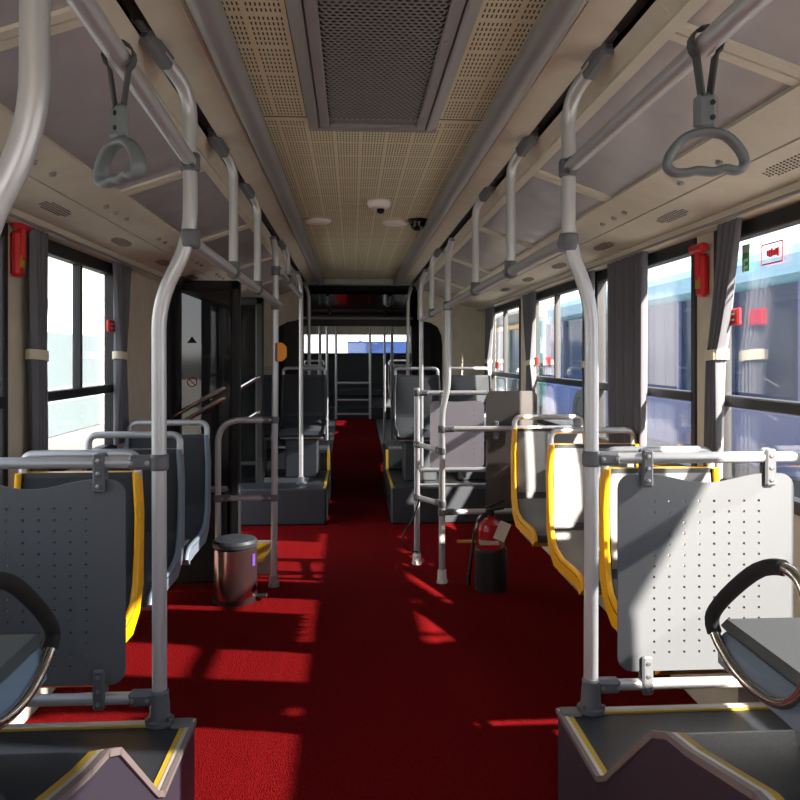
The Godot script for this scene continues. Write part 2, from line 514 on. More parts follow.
func make_seat(called: String, label: String, group: String, shell: Material, pad: Material, handle: Material) -> Node3D:
	var t := thing(called, label, "seat", Vector3.ZERO, group)
	var prof := [Vector2(-0.215, 0.43), Vector2(-0.212, 0.30), Vector2(-0.205, 0.18), Vector2(-0.19, 0.09), Vector2(-0.16, 0.035), Vector2(-0.11, 0.008), Vector2(-0.02, -0.004), Vector2(0.12, 0.0), Vector2(0.20, 0.0), Vector2(0.235, -0.012), Vector2(0.25, -0.035)]
	var n := prof.size()
	var half := func(i: int) -> float: return 0.192 if i > 0 else 0.184
	# outer shell: an open tray with raised edges
	var st := mb()
	var outer := []
	var ln := mb()
	for i in n:
		var tg: Vector2 = (prof[min(i + 1, n - 1)] - prof[max(i - 1, 0)]).normalized()
		var nr := Vector2(tg.y, -tg.x)      # away from the sitter
		if nr.dot(Vector2(-1, -1)) < 0: nr = -nr
		var diag := 0.055 if i >= 3 and i <= 5 else 0.04
		outer.append(prof[i] + nr * diag)
	for i in n - 1:
		for sx in [-1.0, 1.0]:
			var h0: float = half.call(i) * sx
			var h1: float = half.call(i + 1) * sx
			st.set_smooth_group(5 if sx > 0 else 6)
			quad(st, Vector3(h0, prof[i].y, prof[i].x), Vector3(h1, prof[i + 1].y, prof[i + 1].x), Vector3(h1, outer[i + 1].y, outer[i + 1].x), Vector3(h0, outer[i].y, outer[i].x), Vector3(sx, 0, 0))
		var a0: float = half.call(i)
		var a1: float = half.call(i + 1)
		st.set_smooth_group(3)
		var mid: Vector2 = outer[i] - prof[i]
		quad(st, Vector3(-a0, outer[i].y, outer[i].x), Vector3(a0, outer[i].y, outer[i].x), Vector3(a1, outer[i + 1].y, outer[i + 1].x), Vector3(-a1, outer[i + 1].y, outer[i + 1].x), Vector3(0, mid.y, mid.x))
		ln.set_smooth_group(4)
		quad(ln, Vector3(-a0, prof[i].y, prof[i].x), Vector3(a0, prof[i].y, prof[i].x), Vector3(a1, prof[i + 1].y, prof[i + 1].x), Vector3(-a1, prof[i + 1].y, prof[i + 1].x), Vector3(0, -mid.y, -mid.x))
	st.set_smooth_group(-1)
	for e in [0, n - 1]:
		var h2: float = half.call(e)
		quad(st, Vector3(-h2, prof[e].y, prof[e].x), Vector3(h2, prof[e].y, prof[e].x), Vector3(h2, outer[e].y, outer[e].x), Vector3(-h2, outer[e].y, outer[e].x), Vector3(0, 1 if e == 0 else -1, 0 if e == 0 else 1))
	# raised lip along both sides
	for sx in [-1.0, 1.0]:
		var edge := []
		for i in n:
			edge.append(Vector3(half.call(i) * sx * 0.965, prof[i].y, prof[i].x) - Vector3(0, (outer[i] - prof[i]).y, (outer[i] - prof[i]).x) * 0.25)
		tube(st, edge, 0.0105, 8)
	lpart(st, shell, "shell", t)
	lpart(ln, M.ink_shell, "liner", t)
	# pads
	var pd := func(i0: int, i1: int, top_cut: float) -> SurfaceTool:
		var s2 := mb()
		var cols := 7
		var grid := []
		for i in range(i0, i1 + 1):
			var row := []
			var off: Vector2 = (prof[i] - outer[i]).normalized()
			var base: Vector2 = prof[i]
			if i == i0: base = base.lerp(prof[i + 1], top_cut)
			if i == i1: base = base.lerp(prof[i - 1], 0.25)
			for k in cols:
				var u := -1.0 + 2.0 * k / (cols - 1)
				var edge2 := 1.0 if (i == i0 or i == i1) else 0.0
				var hgt := 0.002 + 0.016 * (1.0 - pow(abs(u), 4.0)) * (1.0 - edge2 * 0.9) - 0.006 * (1.0 - u * u)
				var q: Vector2 = base + off * max(hgt, 0.002)
				row.append(Vector3(u * 0.168, q.y, q.x))
			grid.append(row)
		s2.set_smooth_group(1)
		for i in grid.size() - 1:
			for k in cols - 1:
				var offv: Vector2 = prof[i0 + i] - outer[i0 + i]
				quad(s2, grid[i][k], grid[i][k + 1], grid[i + 1][k + 1], grid[i + 1][k], Vector3(0, offv.y, offv.x))
		return s2
	lpart(pd.call(0, 3, 0.12), pad, "back_pad", t)
	lpart(pd.call(3, 9, 0.15), pad, "seat_pad", t)
	# grab handle over the top edge
	var hd := mb()
	var hp := [Vector3(-0.176, 0.41, -0.235), Vector3(-0.176, 0.485, -0.238), Vector3(0.176, 0.485, -0.238), Vector3(0.176, 0.41, -0.235)]
	tube(hd, fillet(hp, 0.05), 0.0135, 10)
	lpart(hd, handle, "grab_handle", t)
	# cantilever frame towards the side wall (mirrored by the caller through the x sign in meta)
	var fr := mb()
	box(fr, Vector3(0, -0.060, 0.0), Vector3(0.34, 0.034, 0.30), 0.006)
	lpart(fr, M.grey_metal, "under_frame", t)
	return t
func wall_arm(t: Node3D, s: float) -> void:
	var a := mb()
	box(a, Vector3(s * 0.185, -0.115, 0.0), Vector3(0.10, 0.09, 0.16), 0.006)
	box(a, Vector3(s * 0.2, -0.20, 0.0), Vector3(0.05, 0.22, 0.12), 0.006)
	lpart(a, M.grey_metal, "wall_arm", t)

func curtain(s: float, d0: float, d1: float, dt: float, wt: float, y0: float, yt: float, y1: float, label: String, folds := 5.0, db := -1.0) -> void:
	# hangs from y0 between d0 and d1, gathered at height yt round d = dt to a width wt
	var x := s * 1.137
	var t := thing("window_curtain", label, "curtain", Vector3(x, y1, -(d0 + d1) / 2), "grey window curtains")
	var st := mb()
	st.set_smooth_group(1)
	var rows := 26
	var cols := int(folds * 10)
	var g := []
	for i in rows + 1:
		var y := lerpf(y0, y1, float(i) / rows)
		var k: float
		if y > yt: k = pow((y - yt) / (y0 - yt), 0.8)
		else: k = 0.75 * pow((yt - y) / max(yt - y1, 0.01), 0.7)
		var c: float
		var w: float
		if y > yt:
			c = lerpf(dt, (d0 + d1) / 2, k)
			w = lerpf(wt, d1 - d0, k)
		else:
			var dbb := db if db > 0 else dt
			c = lerpf(dt, dbb, min(k * 1.3, 1.0))
			w = lerpf(wt, (d1 - d0) * 0.9, k)
		var row := []
		for j in cols + 1:
			var u := float(j) / cols
			var amp := (0.021 if wt > 0.3 else 0.013 + 0.010 * (1.0 - k))
			var ph := u * folds * TAU
			row.append(Vector3(x - s * amp * sin(ph + 0.25 * sin(ph * 0.37 + y * 3.0)), y, -(c + (u - 0.5) * w) + 0.008 * sin(ph * 0.5) * min(w / 0.2, 1.0) * (1.0 if w > 0.15 else 0.0)))
		g.append(row)
	for i in rows:
		for j in cols:
			quad(st, g[i][j], g[i][j + 1], g[i + 1][j + 1], g[i + 1][j], Vector3(-s, 0, 0))
	part(st, M.curtain, "curtain_cloth", t)
	if wt < (d1 - d0) * 0.8:
		var b := mb()
		var ring := []
		for k in 20:
			var a := TAU * k / 20.0
			ring.append(Vector3(x + cos(a) * 0.030, yt + 0.005 * sin(a), -dt + sin(a) * (wt * 0.5 + 0.014)))
		for k in 20:
			var p: Vector3 = ring[k]
			var q: Vector3 = ring[(k + 1) % 20]
			var dr := (q - p).normalized()
			box(b, (p + q) * 0.5, Vector3(p.distance_to(q) + 0.004, 0.034, 0.004), 0.0, Basis(dr, Vector3.UP, dr.cross(Vector3.UP).normalized()))
		part(b, M.strap_cream, "tie_band", t, "cream tie band")

const WIN_LOW := 0.80
const WIN_TOP := 1.67
func wall(s: float, called: String, opens: Array, z_front: float, z_back: float, y_top := 1.76) -> void:
	# opens: [d0, d1, y0, y1] sorted; a wall 5 cm thick with real openings
	var o := setting(called)
	var st := mb()
	var x := s * 1.20
	var zs := -z_front
	for w in opens:
		box(st, Vector3(x, y_top / 2 - 0.06, -(zs + w[0]) / 2), Vector3(0.05, y_top + 0.12, w[0] - zs))
		if w[2] > 0.0:
			box(st, Vector3(x, (w[2] - 0.12) / 2, -(w[0] + w[1]) / 2), Vector3(0.05, w[2] + 0.12, w[1] - w[0]))
		box(st, Vector3(x, (w[3] + y_top) / 2, -(w[0] + w[1]) / 2), Vector3(0.05, y_top - w[3], w[1] - w[0]))
		zs = w[1]
	box(st, Vector3(x, y_top / 2 - 0.06, -(zs + z_back) / 2), Vector3(0.05, y_top + 0.12, z_back - zs))
	part(st, M.cream, "wall_panel", o)
var win_n := 0
func window(s: float, d0: float, d1: float, y0 := WIN_LOW, y1 := WIN_TOP, split := true, stile := 0.52) -> void:
	win_n += 1
	var o := setting("window_%d" % win_n)
	var x := s * 1.192
	var st := mb()
	var fw := 0.036
	var yc := (y0 + y1) / 2
	for e in [d0 + fw / 2, d1 - fw / 2]:
		box(st, Vector3(x, yc, -e), Vector3(0.05, y1 - y0, fw), 0.004)
	for e in [y0 + fw / 2, y1 - fw * 0.7]:
		box(st, Vector3(x, e, -(d0 + d1) / 2), Vector3(0.048, fw * (1.4 if e > yc else 1.0), d1 - d0), 0.004)
	part(st, M.black, "window_frame", o)
	if split:
		var b := mb()
		box(b, Vector3(x - s * 0.004, 1.095, -(d0 + d1) / 2), Vector3(0.050, 0.036, d1 - d0 - 0.05), 0.004)
		part(b, M.black, "middle_rail", o)
		var v := mb()
		box(v, Vector3(x, 1.36, -lerpf(d0, d1, stile)), Vector3(0.036, 0.52, 0.020), 0.003)
		part(v, M.black, "slider_stile", o)
	var spans := [[y0, y1, d0, d1]]
	if split:
		spans = [[y0, 1.08, d0, d1], [1.11, y1, d0, (d0 + d1) / 2], [1.11, y1, (d0 + d1) / 2, d1]]
	for p in spans:
		var g := mb()
		box(g, Vector3(x + s * 0.008, (p[0] + p[1]) / 2, -(p[2] + p[3]) / 2), Vector3(0.006, p[1] - p[0] - 0.03, p[3] - p[2] - 0.03))
		part(g, M.pane, "pane", o)

# ------------------------------------------------------------------ main
func _ready() -> void:
	camera_and_light()
	materials()
	shell()
	ceiling()
	joint_and_rear()
	wheel_boxes()
	podium_seats()
	partitions()
	seats()
	rails()
	door()
	mid_frames()
	small_things()
	curtains()
	outside()

func camera_and_light() -> void:
	var cam := Camera3D.new()
	cam.name = "camera"
	add_child(cam)
	cam.position = EYE
	cam.rotation.y = YAW
	cam.near = 0.05
	cam.far = 200.0
	var size := 800.0 / FOCAL * cam.near
	cam.set_frustum(size, Vector2(0, -(400.0 - HORIZON) / FOCAL * cam.near), cam.near, cam.far)
	cam.current = true
	var we := WorldEnvironment.new()
	we.name = "world_environment"
	add_child(we)
	var env := Environment.new()
	we.environment = env
	env.background_mode = Environment.BG_SKY
	var sky := Sky.new()
	var sm := ProceduralSkyMaterial.new()
	sm.sky_top_color = rgb(186, 204, 228)
	sm.sky_horizon_color = rgb(246, 246, 244)
	sm.ground_bottom_color = rgb(120, 118, 112)
	sm.ground_horizon_color = rgb(200, 200, 198)
	sm.sky_energy_multiplier = 1.5
	sky.sky_material = sm
	env.sky = sky
	env.tonemap_mode = Environment.TONE_MAPPER_LINEAR
	env.tonemap_exposure = 1.5
	env.sdfgi_enabled = true
	env.ssao_enabled = true
	env.ssil_enabled = true
	var sun := DirectionalLight3D.new()
	sun.name = "sun"
	add_child(sun)
	sun.look_at_from_position(Vector3.ZERO, Vector3(-0.37, -0.63, -1.0))
	sun.light_color = Color(1.0, 0.96, 0.90)
	sun.light_energy = 10.0
	sun.light_angular_distance = 1.2
	sun.shadow_enabled = true
	# the sun mirrored by the upright glazing of a building beyond the parked navy bus: same height above the horizon, weaker, straight across the aisle
	var glint := DirectionalLight3D.new()
	glint.name = "sun_mirrored_by_facing_glazing"
	add_child(glint)
	glint.look_at_from_position(Vector3.ZERO, Vector3(-1.0, -0.59, -0.15))
	glint.light_color = Color(1.0, 0.97, 0.93)
	glint.light_energy = 3.2
	glint.light_angular_distance = 1.0
	glint.shadow_enabled = true
	glint.sky_mode = DirectionalLight3D.SKY_MODE_LIGHT_ONLY

const END := 7.3
func shell() -> void:
	var f := setting("floor")
	var st := mb()
	box(st, Vector3(0, -0.06, -(END - 1.9) / 2), Vector3(2.5, 0.1, END + 1.9))
	part(st, M.black, "floor_slab", f)
	var c := thing("red_carpet", "red carpet covering the whole bus aisle floor", "carpet", Vector3(0, 0, -3))
	st = mb()
	box(st, Vector3(0, -0.004, -(END + 0.1 - 1.8) / 2), Vector3(2.34, 0.008, END + 0.1 + 1.8))
	part(st, M.carpet, "carpet_pile", c)
	var rw := [[-1.6, -0.6, WIN_LOW, WIN_TOP], [-0.5, 1.5, WIN_LOW, WIN_TOP], [1.6, 2.56, WIN_LOW, WIN_TOP], [2.7, 3.85, WIN_LOW, WIN_TOP], [4.0, 5.25, WIN_LOW, WIN_TOP], [5.6, 6.85, WIN_LOW, WIN_TOP]]
	wall(1.0, "wall_right", rw, 1.9, END)
	for w in rw: window(1.0, w[0], w[1], WIN_LOW, WIN_TOP, w[1] > 2.0, 0.13 if w[1] < 2.6 else 0.52)
	var lw := [[-1.5, -0.2, WIN_LOW, WIN_TOP], [0.0, 1.15, WIN_LOW, WIN_TOP], [1.35, 2.55, WIN_LOW, WIN_TOP], [2.75, 3.7, WIN_LOW, WIN_TOP], [4.62, 6.05, 0.0, 1.72]]
	wall(-1.0, "wall_left", lw, 1.9, END)
	for i in 4: window(-1.0, lw[i][0], lw[i][1])
	# front end behind the camera: windscreen over a dashboard, driver's cab on the right
	var fr := setting("wall_front")
	st = mb()
	box(st, Vector3(0, 0.32, 1.72), Vector3(2.44, 0.86, 0.08))
	box(st, Vector3(0, 1.98, 1.72), Vector3(2.44, 0.28, 0.08))
	for s in [-1.0, 1.0]:
		box(st, Vector3(s * 1.17, 1.35, 1.72), Vector3(0.10, 1.3, 0.08))
	part(st, M.cream, "front_panel", fr)
	st = mb()
	box(st, Vector3(0, 1.36, 1.73), Vector3(2.26, 1.22, 0.006))
	part(st, M.pane, "windscreen_pane", fr)
	var cab := thing("driver_cab_partition", "dark partition behind the driver's place", "partition", Vector3(0.80, 0, 0.55))
	st = mb()
	box(st, Vector3(0.84, 0.86, 0.55), Vector3(0.60, 1.70, 0.03), 0.01)
	part(st, M.dark_panel, "panel_sheet", cab)
	st = mb()
	tube(st, [Vector3(0.53, 0, 0.55), Vector3(0.53, 1.92, 0.55)], 0.0175)
	part(st, M.rail, "post", cab)

func ceiling() -> void:
	var o := setting("ceiling")
	var z0 := 1.9
	var z1 := -END
	var st := mb()
	box(st, Vector3(0, 2.09, (z0 + z1) / 2), Vector3(2.5, 0.06, z0 - z1))
	for s in [-1.0, 1.0]:
		box(st, Vector3(s * 1.21, 1.90, (z0 + z1) / 2), Vector3(0.05, 0.40, z0 - z1))
	part(st, M.black, "roof_slab", o)
	# cross-section strips, both sides
	for s in [-1.0, 1.0]:
		st = mb()
		slab(st, Vector2(s * 0.385, 1.972), Vector2(s * 0.405, 1.945), 0.02, z1, z0)
		slab(st, Vector2(s * 0.40, 1.948), Vector2(s * (SLOT_X - 0.012), 1.930), 0.02, z1, z0)
		part(st, M.beige, "fascia", o)
		st = mb()
		slab(st, Vector2(s * (SLOT_X - 0.014), 1.955), Vector2(s * (SLOT_X + 0.024), 1.945), 0.02, z1, z0)
		part(st, M.black, "slot_channel", o)
		st = mb()
		slab(st, Vector2(s * (SLOT_X + 0.018), 1.922), Vector2(s * 0.56, 1.884), 0.02, z1, z0)
		slab(st, Vector2(s * 0.54, 1.880), Vector2(s * 0.565, 1.872), 0.02, z1, z0)
		slab(st, Vector2(s * 0.825, 1.781), Vector2(s * 0.855, 1.770), 0.02, z1, z0)
		slab(st, Vector2(s * 0.85, 1.776), Vector2(s * 0.952, 1.741), 0.02, z1, z0)
		part(st, M.beige, "cove_border", o)
		# gloss cove panels between transverse bars
		var ds := [-1.9, -0.85, 0.31, 1.47, 2.63, 3.79, 4.95, 6.11, END]
		for i in ds.size() - 1:
			var p := mb()
			slab(p, Vector2(s * 0.552, 1.889), Vector2(s * 0.84, 1.789), 0.012, -ds[i + 1] + 0.02, -ds[i] - 0.02)
			part(p, M.cove, "cove_panel", o)
			if i > 0:
				var b := mb()
				slab(b, Vector2(s * 0.52, 1.914), Vector2(s * 0.565, 1.876), 0.02, -ds[i] - 0.032, -ds[i] + 0.032)
				slab(b, Vector2(s * 0.55, 1.880), Vector2(s * 0.84, 1.780), 0.018, -ds[i] - 0.032, -ds[i] - 0.004)
				slab(b, Vector2(s * 0.55, 1.880), Vector2(s * 0.84, 1.780), 0.018, -ds[i] + 0.004, -ds[i] + 0.032)
				part(b, M.beige, "cove_bar", o)
		# service strip above the windows with vent groups, and the pelmet
		st = mb()
		slab(st, Vector2(s * 0.958, 1.739), Vector2(s * 1.12, 1.705), 0.02, z1, z0)
		part(st, M.beige, "service_strip", o)
		st = mb()
		slab(st, Vector2(s * 0.95, 1.752), Vector2(s * 0.962, 1.748), 0.02, z1, z0)
		part(st, M.black, "strip_seam", o)
		st = mb()
		box(st, Vector3(s * 1.15, 1.693, (z0 + z1) / 2), Vector3(0.075, 0.042, z0 - z1), 0.012)
		part(st, M.cream, "window_pelmet", o)
		var dirv := Vector3(s * 0.162, -0.034, 0).normalized()
		var nrm := Vector3(-s * 0.034, -0.162, 0).normalized()
		for dv in [1.15, 1.87, 2.58, 3.3, 4.02, 4.74, 5.46]:
			var v := mb()
			for a in 5:
				for b2 in 14:
					if (a == 0 or a == 4) and (b2 < 2 or b2 > 11): continue
					var p2 := Vector3(s * 1.01, 1.728, -dv) + dirv * (a * 0.011) + Vector3(0, 0, -(b2 - 7) * 0.016 - a * 0.005)
					lathe(v, [Vector2(0.0036, 0.0), Vector2(0.0036, 0.0015), Vector2(0.0, 0.0015)], p2, 6, Basis(dirv, nrm, dirv.cross(nrm)), false)
			part(v, M.black, "vent_holes", o)
			var kn := mb()
			for kk in [-0.55, -0.42, -0.31]:
				lathe(kn, [Vector2(0.010, -0.004), Vector2(0.010, 0.006), Vector2(0.006, 0.010), Vector2(0, 0.010)], Vector3(s * 0.905, 1.757, -dv + kk + 0.2), 10, Basis(dirv, nrm, dirv.cross(nrm)))
			part(kn, M.grey_metal, "strip_screw", o)
		# light tube
		st = mb()
		tube(st, [Vector3(s * 0.357, 1.942, z0), Vector3(s * 0.357, 1.942, z1 + 0.05)], 0.033, 18)
		part(st, M.grey_metal, "lamp_tube", o)
	# perforated centre panels (real slots under a dark cavity)
	var flat := func(u: float, v0: float) -> float: return v0
	for s in [-1.0, 1.0]:
		for seg in [[0.0, 1.18], [1.19, 2.37]]:
			perforated(o, s * 0.205, s * 0.385, seg[0], seg[1], true)
	for seg in [[2.38, 4.75], [4.76, END]]:
		perforated(o, -0.385, 0.385, seg[0], seg[1], true)
	perforated(o, -0.385, 0.385, -1.9, -0.01, false)
	# return-air grille
	var g := thing("air_return_grille", "grey metal air return grille with honeycomb mesh set in the ceiling", "grille", Vector3(0, 1.95, -1.6))
	var za := -2.40
	var zb := -0.75
	st = mb()
	for s in [-1.0, 1.0]:
		extrude(st, PackedVector2Array([Vector2(s * 0.205, 1.985), Vector2(s * 0.198, 1.955), Vector2(s * 0.172, 1.945), Vector2(s * 0.166, 1.945), Vector2(s * 0.166, 1.985)]), zb - za, Transform3D(Basis.IDENTITY, Vector3(0, 0, za)))
	box(st, Vector3(0, 1.963, za - 0.008), Vector3(0.40, 0.036, 0.016), 0.004)
	part(st, M.grey_metal, "outer_frame", g)
	st = mb()
	for s in [-1.0, 1.0]:
		box(st, Vector3(s * 0.149, 1.956, (za + zb) / 2), Vector3(0.028, 0.016, zb - za - 0.01), 0.003)
	box(st, Vector3(0, 1.956, za + 0.014), Vector3(0.326, 0.016, 0.02), 0.003)
	var df := part(st, M.grey_metal, "door_frame", g)
	for dd in [1.72, 2.28]:
		st = mb()
		lathe(st, [Vector2(0.006, 0.0), Vector2(0.006, -0.004), Vector2(0, -0.004)], Vector3(0.149, 1.948, -dd), 8)
		part(st, M.bolt, "screw", df)
	# honeycomb mesh: one strip of zigzag ribs per row, joined
	var h := mb()
	h.set_smooth_group(-1)
	var pw := 0.0160
	var pl := 0.030
	var rows := int((zb - za - 0.03) / pl * 2.0)
	var colsn := int(0.272 / pw)
	for r in rows:
		for k in colsn:
			var cx := -0.136 + (k + (0.5 if r % 2 == 1 else 0.0)) * pw + pw * 0.5
			var cz := za + 0.026 + r * pl * 0.5
			if cx > 0.135: continue
			# two arms of each Y node
			for q in [[0.0, -pl * 0.10, 0.0, pl * 0.22], [0.0, pl * 0.22, pw * 0.5, pl * 0.40], [0.0, pl * 0.22, -pw * 0.5, pl * 0.40]]:
				var a := Vector3(cx + q[0], 1.956, cz + q[1])
				var b := Vector3(cx + q[2], 1.956, cz + q[3])
				var dr := (b - a).normalized() * 0.5
				var sd := Vector3(-dr.z, 0, dr.x) * 0.0032
				quad(h, a - sd, a + sd, b + sd, b - sd, Vector3.DOWN)
				var upv := Vector3(0, 0.003, 0)
				quad(h, a - sd, a - sd + upv, b - sd + upv, b - sd, -sd)
				quad(h, a + sd, a + sd + upv, b + sd + upv, b + sd, sd)
	var hm := part(h, M.grey_metal, "honeycomb_mesh", g)
	hm.set_meta("kind", "stuff")
	# things on the ceiling
	var t := thing("smoke_detector", "white round smoke detector with a dark sensor tip", "detector", Vector3(0.063, 1.97, -3.65))
	st = mb()
	lathe(st, [Vector2(0.055, 0.01), Vector2(0.055, -0.008), Vector2(0.048, -0.024), Vector2(0.028, -0.034), Vector2(0, -0.036)], Vector3(0.063, 1.972, -3.65))
	part(st, M.white_plastic, "housing", t)
	st = mb()
	lathe(st, [Vector2(0.018, 0.0), Vector2(0.018, -0.014), Vector2(0.010, -0.022), Vector2(0, -0.023)], Vector3(0.070, 1.938, -3.63), 12)
	part(st, M.black, "sensor_tip", t)
	t = thing("dome_camera", "small black dome camera beside a flat white ceiling disc", "camera", Vector3(0.285, 1.97, -4.10))
	st = mb()
	lathe(st, [Vector2(0.044, 0.01), Vector2(0.044, -0.012), Vector2(0.036, -0.040), Vector2(0.020, -0.056), Vector2(0, -0.060)], Vector3(0.285, 1.972, -4.10), 18)
	part(st, M.gloss_black, "dome", t)
	st = mb()
	lathe(st, [Vector2(0.050, 0.008), Vector2(0.050, -0.010), Vector2(0.044, -0.014), Vector2(0, -0.014)], Vector3(0.285, 1.974, -4.10), 18)
	part(st, M.black, "mount_ring", t)
	for q in [[-0.25, "flat white ceiling disc standing alone on the lamp side", -4.15], [0.17, "flat white ceiling disc next to the black dome camera", -4.18]]:
		t = thing("ceiling_disc", q[1], "ceiling disc", Vector3(q[0], 1.975, q[2]), "flat white discs on the ceiling")
		st = mb()
		lathe(st, [Vector2(0.072, 0.01), Vector2(0.072, -0.006), Vector2(0.060, -0.014), Vector2(0, -0.016)], Vector3(q[0], 1.972, q[2]), 24)
		part(st, M.white_plastic, "cover", t)
		st = mb()
		lathe(st, [Vector2(0.078, 0.008), Vector2(0.078, -0.003), Vector2(0.071, -0.004)], Vector3(q[0], 1.975, q[2]), 24)
		part(st, M.beige, "rim", t)

func perforated(o: Node, xa: float, xb: float, d0: float, d1: float, holes: bool) -> void:
	var x0: float = min(xa, xb)
	var x1: float = max(xa, xb)
	var xf := Transform3D(Basis(Vector3(1, 0, 0), Vector3(0, 0, 1), Vector3(0, -1, 0)), Vector3(0, 1.978, 0))
	var us := [x0]
	var vs := [-d1]
	var hu := {}
	var hv := {}
	if holes:
		var u := x0 + 0.010
		var k := 0
		while u + 0.006 < x1 - 0.005:
			us.append(u)
			hu[us.size() - 1] = true
			us.append(u + 0.0038)
			k += 1
			u += 0.0098 if k % 8 != 0 else 0.018
		var v := -d1 + 0.014
		k = 0
		while v + 0.022 < -d0 - 0.008:
			vs.append(v)
			hv[vs.size() - 1] = true
			vs.append(v + 0.016)
			k += 1
			v += 0.027 if k % 6 != 0 else 0.040
	us.append(x1)
	vs.append(-d0)
	var lo := vs[0] as float
	var hi := vs[-1] as float
	var st := mb()
	holed(st, us, vs, hu, hv, xf, 0.002, func(_u): return lo, func(_u): return hi, true)
	part(st, M.perforated, "perforated_panel", o)

func joint_and_rear() -> void:
	# bulkhead with the opening into the bellows
	var o := setting("wall_back")
	var hole := [Vector2(0.56, 1.89), Vector2(0.56, 1.60), Vector2(0.60, 1.585), Vector2(0.68, 1.57), Vector2(0.75, 1.53), Vector2(0.79, 1.45), Vector2(0.80, 1.35), Vector2(0.80, 0.0)]
	for s in [-1.0, 1.0]:
		var poly := PackedVector2Array([Vector2(s * 1.18, 0.0), Vector2(s * 1.18, 2.08)])
		poly.append(Vector2(s * 0.56, 2.08))
		for p in hole: poly.append(Vector2(s * p.x, p.y))
		var st := mb()
		extrude(st, poly, 0.05, Transform3D(Basis.IDENTITY, Vector3(0, 0, -END - 0.05)))
		part(st, M.cream, "bulkhead_side", o)
	var hd := mb()
	box(hd, Vector3(0, 1.995, -END - 0.03), Vector3(1.12, 0.15, 0.06), 0.008)
	part(hd, M.grey_metal, "bulkhead_header", o)
	# pleated bellows
	var b := setting("wall_bellows")
	var n := 8
	var st2 := mb()
	st2.set_smooth_group(-1)
	var hw := [0.86, 0.80]
	for i in n * 2:
		var za := -END - 0.05 - i * 0.07
		var zb := za - 0.07
		var wa: float = hw[i % 2]
		var wb: float = hw[(i + 1) % 2]
		for s in [-1.0, 1.0]:
			quad(st2, Vector3(s * wa, 0, za), Vector3(s * wb, 0, zb), Vector3(s * wb, 1.58, zb), Vector3(s * wa, 1.58, za), Vector3(-s, 0, 0))
			quad(st2, Vector3(s * wa, 1.58, za), Vector3(s * wb, 1.58, zb), Vector3(s * (wb - 0.22), 1.88, zb), Vector3(s * (wa - 0.22), 1.88, za), Vector3(-s, -1, 0))
		var ya := 1.88 + (wa - 0.8)
		var yb := 1.88 + (wb - 0.8)
		quad(st2, Vector3(-wa + 0.2, ya, za), Vector3(wa - 0.2, ya, za), Vector3(wb - 0.2, yb, zb), Vector3(-wb + 0.2, yb, zb), Vector3.DOWN)
	part(st2, M.rubber, "bellows_fold", b)
	st2 = mb()
	slab(st2, Vector2(-0.5, 0), Vector2(0.5, 0), 0.02, 0, 0.01)
	st2 = mb()
	var tl := Basis(Vector3(1, 0, 0), -0.13)
	box(st2, Vector3(0, 1.78, -END - 0.65), Vector3(1.0, 0.02, 1.1), 0.006, tl)
	for s in [-0.3, 0.3]:
		box(st2, Vector3(s, 1.765, -END - 0.65), Vector3(0.03, 0.02, 1.08), 0.004, tl)
	part(st2, M.gloss_black, "bellows_ceiling_plate", b)
	st2 = mb()
	box(st2, Vector3(0, 2.0, -END - 0.65), Vector3(2.4, 0.05, 1.25))
	box(st2, Vector3(0, -0.06, -END - 0.6), Vector3(2.4, 0.1, 1.25))
	for s in [-1.0, 1.0]:
		box(st2, Vector3(s * 1.0, 0.95, -END - 0.65), Vector3(0.04, 1.96, 1.2))
	part(st2, M.rubber, "bellows_outer", b)
	# rear carriage
	var RZ := END + 1.2
	var RE := 13.6
	var r := setting("wall_rear")
	st2 = mb()
	for s in [-1.0, 1.0]:
		box(st2, Vector3(s * 0.90, 0.9, -RZ), Vector3(0.62, 2.0, 0.06))
	box(st2, Vector3(0, 1.78, -RZ), Vector3(1.3, 0.40, 0.06))
	part(st2, M.dark_panel, "rear_portal", r)
	st2 = mb()
	tube(st2, [Vector3(-0.6, 1.665, -RZ + 0.06), Vector3(0.6, 1.665, -RZ + 0.06)], 0.014)
	part(st2, M.rail, "portal_bar", r)
	st2 = mb()
	var openr := [[9.0, 10.3], [10.6, 12.0]]
	for s in [-1.0, 1.0]:
		box(st2, Vector3(s * 1.2, 0.45, -(RZ + RE) / 2), Vector3(0.05, 1.1, RE - RZ))
		box(st2, Vector3(s * 1.2, 1.88, -(RZ + RE) / 2), Vector3(0.05, 0.36, RE - RZ))
		for zz in [[RZ, 9.0], [10.3, 10.6], [12.0, RE]]:
			box(st2, Vector3(s * 1.2, 1.35, -(zz[0] + zz[1]) / 2), Vector3(0.05, 0.74, zz[1] - zz[0]))
	box(st2, Vector3(0, 2.04, -(RZ + RE) / 2), Vector3(2.5, 0.06, RE - RZ))
	box(st2, Vector3(0, 1.84, -RE), Vector3(2.4, 0.42, 0.06))
	for s in [-1.0, 1.0]:
		box(st2, Vector3(s * 1.08, 1.40, -RE), Vector3(0.24, 0.56, 0.06))
	part(st2, M.beige, "rear_shell", r)
	st2 = mb()
	box(st2, Vector3(0, 0.63, -RE), Vector3(2.4, 1.36, 0.06))
	part(st2, M.ink_shell, "rear_wall_lower", r)
	for s in [-1.0, 1.0]:
		for w in openr:
			window(s, w[0], w[1], 0.98, 1.70, false)
	st2 = mb()
	box(st2, Vector3(0, 1.47, -RE), Vector3(1.95, 0.34, 0.006))
	part(st2, M.pane, "rear_window_pane", r)
	# sloping rear floor with its carpet
	var fl := setting("floor_rear")
	st2 = mb()
	var p0 := Vector3(0, -0.01, -END)
